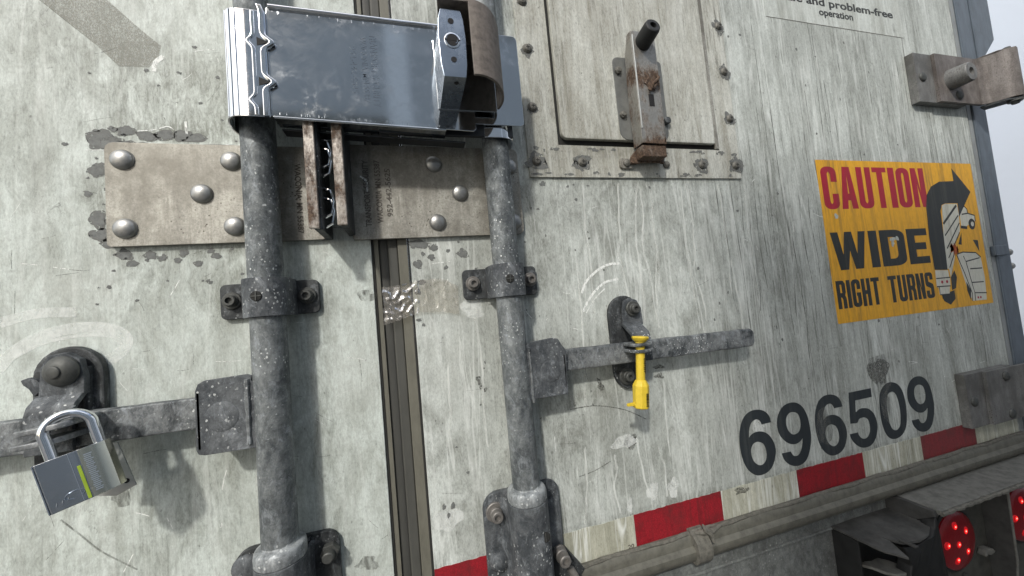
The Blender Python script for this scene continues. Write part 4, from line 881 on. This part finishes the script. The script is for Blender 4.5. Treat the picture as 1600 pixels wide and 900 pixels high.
# lower bearing plates --------------------------------------------------------------
def bearing(xc, x0, x1, label, bolts, hexes, slot):
    t = thing('bearing_plate', (xc, -5, 60), label, 'bearing plate', 'bearing plates at the foot of the lock rods')
    obj('plate', prism(rrect(x0, x1, -40, 127, 6, 6, (6, 6, 14, 20)), -7, 0, 1.4), 'castd' if xc < -300 else 'cast', t)
    R_ = 22.5
    arc_ = [(xc + R_*math.cos(math.radians(a)), -28 - R_*math.sin(math.radians(a))) for a in range(0, 181, 12)]
    obj('sleeve', sheet([(xc+R_+1.5, -6), (xc+R_+.5, -18)] + arc_ + [(xc-R_-.5, -18), (xc-R_-9, -7)], 4, -40, 121, .7), 'cast', t)
    for x, z in bolts: obj('bolt', hollow_bolt_bm(x, -7, z, 7, 17, 12), 'boltlight', t)
    for x, z in hexes: obj('bolt', hex_bolt_bm(x, -7, z, 10, 8, 6, 9), 'bolt', t)
    if slot:
        d = obj('grease_plug', cross_slot(*slot, 6), 'black', t)
        obj('cross_mark', box(slot[0]-.5, slot[0]+.5, slot[1]-1.4, slot[1]-.9, slot[2]-5, slot[2]+5), 'bolt', d)
    return t
bearing(-428, -481, -377, 'dark bearing plate at the foot of the left lock rod', [], [(-386, 106)], None)
bt = bearing(-159, -212, -110, 'white speckled bearing plate at the foot of the right lock rod', [(-197, 104)], [], (-147, -49.3, 84))
obj('round_head', dome((-196, -7, 44), (0, -1, 0), 13, 9), 'cast', bt)
obj('dark_knob', dome((-468, -7, 108), (0, -1, 0), 14, 6), 'cast', [o for o in bpy.data.objects if o.name == 'bearing_plate'][0])
kb = thing('corner_bracket', (-105, -8, 20), 'small dark triangular bracket with a hollow bolt at the start of the bottom seal', 'bracket')
obj('gusset', prism([(-132, 44), (-112, 44), (-86, 8), (-92, 0), (-100, -60), (-132, -60)], -12, -3, 1), 'castd', kb)
obj('bolt', hollow_bolt_bm(-119, -12, 38, 7.5, 22, 9), 'boltlight', kb)
obj('bolt', cyl((-106, -12, 14), (.1, -1, -.3), 5, 18, 16, 1), 'boltlight', kb)

#==================================================================== SECURITY LOCK (chrome)
SL = thing('security_lock', (-300, -55, 635), 'polished stainless steel sliding cargo lock clamped across both lock rods', 'cargo lock')
def lockz(x, top): return (695.5 - (x+400)*.006) if top else (577 - (x+400)*.035)
X0, X1 = -404, -189
sl = bmesh.new()
obj('front_plate', prism([(X0, lockz(X0, 0)), (X1-3, lockz(X1, 0)), (X1, lockz(X1, 0)+3), (X1, lockz(X1, 1)), (X0, lockz(X0, 1))], -62, -60, .7), 'chrome', SL)
# folded top and bottom lips (square tube)
obj('top_lip', prism([(X0+2, lockz(X0, 1)-.2), (X1, lockz(X1, 1)-.2), (X1, lockz(X1, 1)+1.6), (X0+2, lockz(X0, 1)+1.6)], -63.2, -45, .8), 'chromeC', SL)
obj('bottom_lip', prism([(X0+2, lockz(X0, 0)-1.4), (X1-36, lockz(X1-36, 0)-1.4), (X1-36, lockz(X1-36, 0)+.3), (X0+2, lockz(X0, 0)+.3)], -63, -41, .7), 'chrome', SL)
obj('back_plate', prism([(X0, lockz(X0, 0)+1), (X1, lockz(X1, 0)+1), (X1, lockz(X1, 1)-1), (X0, lockz(X0, 1)-1)], -45, -43, .5), 'darksteel', SL)
obj('rolled_edge', tube([(x, -63.2, lockz(x, 1)+.9) for x in (X0+3, -300, X1-1)], 2.3, 12), 'chromeC', SL)
obj('rolled_edge', tube([(x, -61.5, lockz(x, 0)-.8) for x in (X0+3, -300, X1-36)], 1.5, 12), 'chrome', SL)
# left rod clamp (rolled sheet round the pipe), stepped
cl_path = smooth([(-404, -63), (-414, -64), (-428, -64), (-437, -62.5), (-444, -56), (-448, -44), (-449, -30), (-446, -17), (-438, -9.5)], 6)
obj('rod_clamp', sheet(cl_path, 1.8, 575, 689.5, .5), 'chromeC', SL)
obj('clamp_rib', join(*[tube([(x, y, 575.5), (x, y, 688.5)], .9, 8) for x, y in ((-441.5, -60.4), (-437, -63.6), (-431.5, -64.9))]), 'chromeC', SL)
# crimped overlap edge with two notches
def wave(xb, amp): 
    P = []
    for k in range(61):
        z = 575 + k*2.0
        d = math.exp(-((z-655)/5.2)**2) + math.exp(-((z-612)/5.2)**2)
        P.append((xb + amp*d - 2*max(0, (z-688)/7) - .03*(z-635)*0, z))
    return P
wp = wave(-407, 8.5)
def band(P, l, r_, y0, y1, bv): return prism([(x-l, z) for x, z in P] + [(x+r_, z) for x, z in P[::-1]], y0, y1, bv)
obj('crimped_edge', band(wp, 2.6, 2.6, -67, -63, 1.5), 'chromeC', SL)
wp2 = [(-415.5 - 5*(math.exp(-((z-655)/4.5)**2) + math.exp(-((z-592)/4.5)**2)), z) for z in [576+2*k for k in range(57)]]
obj('crimped_edge', band(wp2, 1.9, 1.9, -66.5, -63.2, 1.2), 'chromeC', SL)
[obj('notch', flatpoly([(x-7, z-4.5), (x+4.0, z+.5), (x-7, z+5)], -64.9), 'black', SL) for x, z in ((-405.5, 655), (-405.5, 612))]
# inner slide: right plate and its hook round right rod
obj('slide_plate', prism(rrect(-200, -126, 582, 699.5, 3, 4, (1, 5, 6, 1)), -56, -54, .5), 'chrome', SL)
obj('slide_back', box(-300, -140, -50, -44.5, 570, 588, .8), 'darksteel', SL)
obj('rod_hook', sheet(smooth([(-177, -50), (-165, -51), (-152, -50.5), (-142, -46), (-137, -36), (-136, -24), (-139, -14)], 6), 1.8, 568.5, 690, .5), 'chromeC', SL)
obj('slide_underside', prism([(-400, 574), (-200, 566), (-200, 564), (-400, 572)], -43, -28, .6), 'darksteel', SL)
# cylinder block
blk = prism([(-229.5, 598), (-206.5, 598), (-204.5, 612), (-203.6, 640), (-204.8, 660), (-207, 671), (-228, 671), (-231, 660), (-232.2, 640), (-231.5, 612)], -118, -62, .7)
kbk = obj('cylinder_block', blk, 'brush', SL)
for z, r_ in ((658, 3.1), (616.5, 3.0)): obj('screw_hole', cyl((-218, -118.1, z), (0, -1, 0), r_, .25, 20), 'dark', kbk)
kc = obj('key_cylinder', lathe((-218, -118, 637), (0, -1, 0), [(8.4, 0), (8.4, .6), (7.8, .9), (6.6, .9), (6.4, .3), (0, .3)], 32), 'chromeC', kbk)
obj('keyway', join(cyl((-218, -118.35, 637), (0, -1, 0), 6.0, .5, 26), box(-226.2, -209.8, -119.05, -118.95, 636.4, 637.8)), 'dark', kbk)
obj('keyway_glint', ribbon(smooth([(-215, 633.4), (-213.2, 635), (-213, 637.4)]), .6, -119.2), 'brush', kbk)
obj('drain_hole', cyl((-216, -108, 597.9), (0, 0, -1), 2.6, .25, 18), 'dark', kbk)
# curved shroud
arc_s = smooth([(-199.5, -123.5), (-190, -123), (-178, -117), (-168, -105), (-161, -90), (-158.5, -76), (-160, -62)], 5)
obj('shroud', sheet(arc_s, 3.2, 598, 679, .8), 'shroud', SL)
obj('shroud_roof', prismz([(-231, -123.5), (-199, -125)] + [(x, y) for x, y in arc_s] + [(-160, -62), (-225, -62)], 676, 679.5, .7), 'shroud', SL)
obj('shroud_base', box(-232, -162, -63.6, -62.1, 594, 678, .4), 'chrome', SL)
# stamped lettering
tl = [(-295.8,678.1),(-304,677.2),(-300.2,593.3),(-306.3,673.9),(-315.1,671.4),(-312.6,597.7),(-318.4,662.1),(-325,661.4),(-323.7,607.9)]
obj('stamped_text', text('TRANSPORT SECURITY', tl[1][0]+1.5, tl[0][0]+1, tl[2][1], tl[0][1], -62, .22, .012, 'down'), 'chrome', SL)
obj('stamped_text', text('WACONIA, MN 55387', tl[4][0]+2, tl[3][0]+.5, tl[5][1], tl[3][1], -62, .22, .012, 'down'), 'chrome', SL)
obj('stamped_text', text('952-442-5625', tl[7][0]+1, tl[6][0]+1, tl[8][1], tl[6][1], -62, .22, .012, 'down'), 'chrome', SL)
scr = []
for k in range(70):
    x = -398 + rnd.random()*195; top = rnd.random() < .5; z = (lockz(x, top) - 2.5) if top else (lockz(x, 0) + 2)
    hh = rnd.uniform(1.2, 4.5)
    scr.append(ribbon([(x, z-(hh if top else 0)), (x+rnd.uniform(-.4, .4), z+(0 if top else hh*.7))], rnd.uniform(.3, .8), -62.25-.002*k))
obj('edge_scratches', join(*scr), 'locktext', SL, kind='stuff')

#==================================================================== VENT HATCH
VH = thing('vent_hatch', (80, -4, 690), 'dirty white square vent hatch with screwed frame and latch, in the upper right door', 'hatch')
fo = rrect(-106, 268, 537, 1100, 1, 2); 
def ring(x0, x1, z0, z1, a0, a1, b0, b1, y0, y1, b=.6, r=8):
    """rectangular frame, outer x0..x1,z0..z1, opening a0..a1,b0..b1"""
    return join(box(x0, a0, y0, y1, z0, z1, b), box(a1, x1, y0, y1, z0, z1, b), box(a0+.05, a1-.05, y0, y1, z0, b0, b))
obj('hatch_frame', ring(-106, 268, 537, 1100, -58, 228, 585, 1100, -3.2, -.2), 'paintH', VH)
obj('hatch_gap_shade', box(-58, 228, -.9, -.3, 585, 1100), 'black', VH)  # black sheet paints the shadow in the gap round the panel
obj('hatch_trim', join(box(219.5, 227.5, -5.2, -1, 585.5, 1100, 1.6)), 'hasp', VH)
obj('hatch_panel', prism(rrect(-54, 217, 592.5, 1100, 6, 4, (9, 3, 0, 0)), -9, -1, 2.0), 'paintH', VH)
scs = [(-91.9,726.2),(-92.8,639.2),(-94,560.3),(-92.6,798.1),(-23.4,559.7),(189.9,559.2),(257.5,559.2),(258.9,802.7),(258.7,721.9),(258.1,639.9)]
s0 = obj('screw', join(lathe((-91.9, -3.2, 726.2), (0, -1, 0), [(7, 0), (6.6, 1.6), (5.0, 3.0), (4.6, 3.8), (2.2, 4.4), (0, 4.4)], 18)), 'screw', VH)
obj('screw_slot', join(box(-91.9-2.6, -91.9+2.6, -7.85, -7.55, 725.7, 726.7), box(-92.4, -91.4, -7.95, -7.87, 723.6, 728.8)), 'black', s0)
for x, z in scs[1:]: rep(s0, x+91.9, z-726.2)
rr_ = []
for k, (x, z) in enumerate(scs):
    big = 15 if z < 600 else 12
    if x < 0 and z > 600: big = 9
    for q in range(4): rr_.append(flatpoly(blob(x+rnd.uniform(-3, 3), z+rnd.uniform(-5, 3), big*rnd.uniform(.5, .95), big*rnd.uniform(.5, 1.0), k*5+q, 24, .38), -3.35-.05*q-.003*k))
for k in range(34): rr_.append(flatpoly(blob(-100+rnd.random()*360, rnd.choice([579, 541])+rnd.uniform(-3, 3), rnd.uniform(1.5, 7), rnd.uniform(1, 3), 60+k, 16, .4), -3.5-.004*k))
obj('paint_loss', join(*rr_), 'loss', VH, kind='stuff')

HT = thing('hatch_latch', (80, -20, 650), 'rusty steel latch lever with a black rubber grip, on the vent hatch', 'latch')
obj('back_plate', prism(rrect(41, 128, 593, 723, 10, 4, (14, 14, 6, 10)), -10, -7.1, 1), 'latchplate', HT)
obj('plate_scale', join(*[flatpoly(blob(x, z, rnd.uniform(1.2, 3), rnd.uniform(1.5, 4), 90+k, 12, .4), -7.3-.004*k) for k, (x, z) in enumerate([(40, 600+k*7.5) for k in range(17)] + [(129, 600+k*9) for k in range(12)] + [(45+k*8, 725) for k in range(10)])]), 'chalk', HT, kind='stuff')
for z in (700, 631): obj('bolt', hex_bolt_bm(48.5, -10, z, 6, 4, 4, 2), 'screw', HT)
obj('bolt', cyl((124, -10, 624), (0, -1, 0), 5.5, 7, 16, 1), 'castd', HT)
# lever: U channel in side profile, leaning
def lev(x0, x1, z0, z1, y): return prism([(x0+2, z0), (x1-2, z0), (x1, z1), (x0, z1)], y, y+2.4, .8)
ch = join(prism([(61, 578), (102, 577), (100, 748), (63, 749)], -33, -30.5, 1),
          prismx([(-33, 578), (-12, 578), (-10, 640), (-14, 720), (-24, 748), (-33, 748)], 60.5, 63, .6), prismx([(-33, 578), (-12, 578), (-10, 640), (-14, 720), (-24, 748), (-33, 748)], 99.5, 102, .6))
lv = obj('lever', ch, 'latch', HT)
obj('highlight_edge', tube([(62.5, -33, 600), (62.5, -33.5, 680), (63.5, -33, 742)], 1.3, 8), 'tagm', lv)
obj('rust_scale', jitter(subdiv(prism(blob(84, 668, 9, 9, 5, 20, .3), -34.4, -32.8, .8), 2), 1.2, .3), 'latchrust', HT)
obj('slot', box(80, 88.5, -33.6, -33.02, 634, 652), 'dark', HT)
obj('spring_catch', tube([(82, -36, 656), (84, -40, 664), (90, -42, 668), (95, -40, 674), (92, -38, 682)], [2.5, 3, 3, 2.4, 1.6], 8), 'latchrust', HT)
obj('small_hole', cyl((84, -33.1, 727), (0, -1, 0), 2, .4, 12), 'tagm', HT)
ft = obj('strike_foot', join(prism([(52, 556), (62, 555), (70, 557), (104, 558), (110, 556), (112, 567), (103, 575), (62, 575), (54, 566)], -13, -8, 1), box(62, 103, -30, -13, 559, 577, 1.5)), 'latchrust', HT)
obj('foot_tab', prism(rrect(37, 62, 550, 566, 5), -7, -3.4, 1), 'hasp', HT)
for x in (48, 121): obj('screw', lathe((x, -7 if x < 60 else -3.4, 558), (0, -1, 0), [(6, 0), (5.4, 2.4), (3, 4), (0, 4)], 16), 'screw', HT)
ka = Vector((-.02, -1, .22)).normalized()
obj('rubber_grip', lathe((80.5, -31, 731), ka, [(11, -3), (12.4, 0), (12.6, 10), (12.2, 26), (11.2, 29), (9.8, 30), (5.2, 30), (5.0, 22), (0, 22)], 32), 'rubber', HT)

#==================================================================== HANDLE CATCHES
def catch(xc, zc, label, plate_pts, bolts, group='catches that hold the handles'):
    return thing('handle_catch', (xc, -5, zc), label, 'handle catch', group)
CR = catch(17, 290, 'oval dark catch on the right door holding the bar, with the yellow seal', None, None)
cap = [(17+26.0*math.cos(math.radians(a)), 334+26*math.sin(math.radians(a))) for a in range(0, 181, 15)] + [(17+26*math.cos(math.radians(a)), 252+26*math.sin(math.radians(a))) for a in range(180, 361, 15)]
obj('base_plate', prism(cap, -7, 0, 2), 'castd', CR)
obj('bolt', hollow_bolt_bm(27, -12.2, 340, 6.5, 11, 11, .5), 'bolt', CR); obj('bolt', hollow_bolt_bm(9, -7, 245, 6.5, 11, 12, .5), 'bolt', CR)
obj('swing_arm', join(prism([(14, 352), (24, 356), (36, 352), (42, 340), (43, 316), (10, 316), (11, 340)], -12, -8, 1.2), prismx([(-8, 318), (-12, 322), (-33, 308), (-36, 301), (-36, 268), (-32, 268), (-32, 299), (-29, 304)], 8, 36, 1.2)), 'cast', CR)
def loop_tab(cx, y0, y1, z, w, th=4.2, r=None):
    """horizontal tongue with a hole, plan view"""
    P = []
    n = 14; hw = w/2
    for i in range(n+1):
        a = math.pi + math.pi*i/n; P.append((cx + hw*math.cos(a), y0+hw*.7 + hw*.7*math.sin(a)))
    P = P + [(cx+hw, y1), (cx-hw, y1)]
    return prismz(P, z-th/2, z+th/2, 1.2)
obj('seal_loop', jitter(subdiv(loop_tab(10, -60, -30, 293.6, 32), 1), .7, .1), 'handle', CR)
obj('seal_loop', jitter(subdiv(loop_tab(11, -59, -30, 285.2, 32), 1), .7, .1), 'handle', CR)

CL = catch(-605, 300, 'rounded dark catch on the left door holding the bar, with the steel padlock', None, None)
capL = [(-610+28*math.cos(math.radians(a)), 330+29*math.sin(math.radians(a))) for a in range(0, 181, 15)] + [(-638, 240), (-582, 240)]
obj('base_plate', prism(capL, -9, 0, 2.5), 'castd', CL)
obj('rib', prismz([(-598, -9), (-596, -13), (-592, -13), (-590, -9)], 240, 338, .8), 'castd', CL)
obj('pivot_bolt', lathe((-607, -19, 336), (-.12, -1, -.03), [(14.5, 0), (14.5, 2), (13.8, 3), (12.5, 5), (9, 7.4), (6, 8), (5.6, 9.4), (4.6, 10), (0, 10.2)], 32), 'bolt', CL)
obj('swing_arm', join(prism([(-626, 312), (-624, 340), (-618, 352), (-605, 354), (-594, 346), (-591, 330), (-591, 312)], -19, -11, 1.5),
   prismx([(-11, 314), (-18.9, 314), (-28, 306), (-31, 298), (-31, 262), (-27, 262), (-27, 296), (-24, 302)], -628, -592, 1.2), prism([(-638, 326), (-640, 331), (-634, 333), (-628, 330), (-622, 322), (-630, 314), (-634, 322)], -17, -12, 1)), 'cast', CL)
def slot_tab(z, x0, x1, y0, y1, tilt):
    bm = subdiv(prismz(rrect(x0, x1, y0, y1, 9, 5, (10, 10, 2, 2)), z-2.6, z+2.6, 1.2), 1)
    jitter(bm, .8, .09, z); return rot(bm, ((x0+x1)/2, (y0+y1)/2, z), 'Y', tilt)
obj('lock_loop', slot_tab(290, -612, -572, -66, -27, -8), 'tabmetal', CL)
obj('lock_loop', slot_tab(278, -614, -579, -66, -27, -5), 'tabmetal', CL)

#==================================================================== PADLOCK
PLx, PLz, PLy = -565.0, 247.3, -60
PD = thing('padlock', (PLx, PLy, PLz), 'shiny steel padlock hanging tilted from the left catch', 'padlock')
tilt = -15.0   # about Y: image counter-clockwise lean
def PR(bm):
    bmesh.ops.scale(bm, vec=(.84, .84, .84), space=Matrix.Translation(-Vector((PLx, PLy, PLz))*MM), verts=bm.verts); rot(bm, (PLx, PLy, PLz), 'Z', 21); return rot(bm, (PLx, PLy, PLz), 'Y', tilt)
secp = [(-25.5, 11), (-25.5, -11), (-24.5, -12.2), (-5, -12.6), (2.5, -12.6), (4, -12.2), (6, -12.6), (12, -12.4), (18, -10.6), (22.5, -7), (24.8, -2), (24.6, 2), (20, 6), (12, 8), (-24, 8)]
pb = prismz([(PLx+x, PLy+y) for x, y in secp], PLz-25.5, PLz+25.5, .7)
padb = obj('body', PR(pb), 'padfront', PD)
obj('front_reflection', PR(join(prismz([(PLx+x, PLy+y) for x, y in [(4.6, -12.9), (12, -13.1), (18.6, -11.2), (23.4, -7.3), (25.7, -2), (25.9, 3), (24.9, 2.8), (24, -2), (21.5, -6), (17, -9.5), (11, -11), (4.6, -11)]], PLz-25.2, PLz+25.2, .3))), 'padreflect', PD)  # paler warm metal paints the gold reflection on the right part
obj('reflection_stripe', PR(box(PLx+1.0, PLx+3.6, PLy-13.2, PLy-12.4, PLz-24.8, PLz+10, .2)), 'lime', PD)  # flat lime colour paints a reflection on the steel front
obj('edge_band', PR(join(box(PLx-26.2, PLx-25.2, PLy-12.4, PLy+7, PLz-25.4, PLz+25.4, .3), box(PLx-2.6, PLx-1.7, PLy-13.1, PLy-12.3, PLz-25, PLz+25.2, .2))), 'chromeC', PD)
emb = text('WARNING MASTER KEYED', PLx+8, PLx+13.5, PLz-19, PLz+20, PLy-13.1, .25, .01, 'down')
emb.free()
marks = [box(PLx+7.5+.4*math.sin(k*1.7), PLx+13+.8*math.sin(k*2.3), PLy-13.55, PLy-12.9, PLz-20+k*1.9, PLz-19.1+k*1.9) for k in range(21)]
obj('engraved_marks', PR(join(*marks)), 'chromeC', PD, kind='stuff')
lg = [(-6+7*math.cos(math.radians(a)), -15.5+3.6*math.sin(math.radians(a))) for a in range(-60, 261, 20)]
obj('engraved_oval', PR(join(tube([(PLx+x, PLy-12.6, PLz+z) for x, z in lg], .45, 6), *[tube([(PLx-20+k*4, PLy-12.4, PLz-20+k*.4), (PLx-18.6+k*4, PLy-12.5, PLz-16.5+k*.4)], .4, 6) for k in range(3)])), 'brush', PD)
sh_pts = [(-16, 0, 30+q) for q in (0, 6, 12, 18, 24)] + [(1 - 17.5*math.cos(math.radians(a)), 0, 58+17.5*math.sin(math.radians(a))) for a in range(10, 180, 10)] + [(18, 0, 58-q) for q in (4, 12, 20, 28)]
shb = tube([(PLx+x, PLy+y+1, PLz+z-11) for x, y, z in sh_pts], 4.8, 20)
obj('shackle', PR(shb), 'chromeC', PD, sharp=1.2)
TG = thing('metal_tag', (-560, -30, 240), 'small grey aluminium tag with a hole hanging behind the padlock', 'tag')
obj('tag_plate', rot(prism([(-574, 262), (-559, 264), (-545.5, 221), (-561, 214), (-580, 218)], -31, -29.5, .4), (-560, -30, 240), 'Y', 0), 'tagm', TG)
obj('tag_hole', cyl((-552.8, -31.1, 226.5), (0, -1, 0), 2.3, .3, 20), 'dark', TG)
obj('tag_ring', tube([(-566+6*math.cos(math.radians(a)), -36+2*math.sin(math.radians(a)), 262+6*math.sin(math.radians(a))) for a in range(0, 361, 20)], .8, 8), 'chromeC', TG)

#==================================================================== BOLT SEAL
BS = thing('bolt_seal', (8, -52, 250), 'yellow plastic bolt seal through the right catch loops', 'bolt seal')
def SE(bm): return rot(bm, (8.5, -50, 298), 'Y', 6.2)
bx, by = 8.5, -50
obj('bolt_head', SE(join(lathe((bx, by, 296.5), (0, 0, 1), [(7, 0), (10.6, 3.5), (11.2, 6), (10.2, 7.4), (5, 7.8), (0, 7.8)], 8), cyl((bx, by, 290), (0, 0, 1), 6, 7, 20))), 'yellow', BS)
obj('bolt_shaft', SE(lathe((bx, by, 243), (0, 0, 1), [(5.8, 0), (5.8, 48)], 24)), 'yellow', BS)
obj('barrel', SE(_bev(lathe((bx, by, 211), (0, 0, 1), [(9.6, 0), (10.4, 1.5), (10.6, 29), (7.6, 35), (6.2, 36.5)], 8, .3), .8, 2, .3)), 'yellow', BS)
obj('side_tab', SE(prism([(-12, 214), (0, 214.5), (0, 219), (-4, 218.5), (-12, 217.4)], by-2, by+2, .6)), 'yellow', BS)
obj('printed_text', SE(text('0787SST', bx+.8, bx+4.0, 257, 276, by-6.2, .1, .02, 'down')), 'yelprint', BS)
bars = [box(bx+.8, bx+4.4, by-10.9, by-10.5, 215+k*1.15, 215+k*1.15+rnd.choice([.35, .6, .8])) for k in range(15)]
obj('barcode', SE(join(*bars)), 'yelprint', BS, kind='stuff')

#==================================================================== CLEAR TAPE
TP = thing('clear_tape', (-262, -4, 378), 'torn crumpled clear tape stuck across the seam between the doors', 'tape')
o0 = [(-311.1,398.8),(-279.2,399.7),(-247.3,405.7),(-221.4,404),(-218.6,397.1),(-221.9,357.6),(-234.8,360.4),(-266.5,361.7),(-290.1,354.4),(-312.9,350.4)]
top = [(-312,396.5),(-290.8,398.2),(-267.3,402.2),(-239.4,403.5),(-219.1,391.3)]; bot = [(-312.9,350.4),(-293.9,354.8),(-270.4,362.1),(-242.8,360.4),(-220.5,355)]
bm = bmesh.new(); nx, nz = 64, 30; gv = []
def lerp_list(Lp, t):
    t *= len(Lp)-1; i = min(int(t), len(Lp)-2); f_ = t-i; return Vector(Lp[i])*(1-f_) + Vector(Lp[i+1])*f_
for i in range(nx+1):
    col_ = []
    for j in range(nz+1):
        a = lerp_list(top, i/nx); b = lerp_list(bot, i/nx); p = a.lerp(b, j/nz)
        if j in (0, nz): p.y += 1.2*mnoise.noise(Vector((i*.4, j, 0)))
        if i == 0: p.x += 2.5*mnoise.noise(Vector((j*.3, 3, 0)))
        amp = 2.6 if i < nx*.5 else 1.3
        r1_ = 1-abs(mnoise.noise(Vector((p.x*.085, p.y*.085, 2.))))*2.6; r2_ = 1-abs(mnoise.noise(Vector((p.x*.19+p.y*.1, p.y*.16, 7.))))*2.2
        col_.append(bm.verts.new(Vector((p.x, -2.2 - amp*max(0, r1_) - .5*amp*max(0, r2_), p.y))*MM))
    gv.append(col_)
for i in range(nx):
    for j in range(nz): bm.faces.new((gv[i][j], gv[i+1][j], gv[i+1][j+1], gv[i][j+1]))
obj('tape_film', bm, 'film', TP, sharp=.9)

for o in bpy.data.objects:
    if '_b' in o: del o['_b']
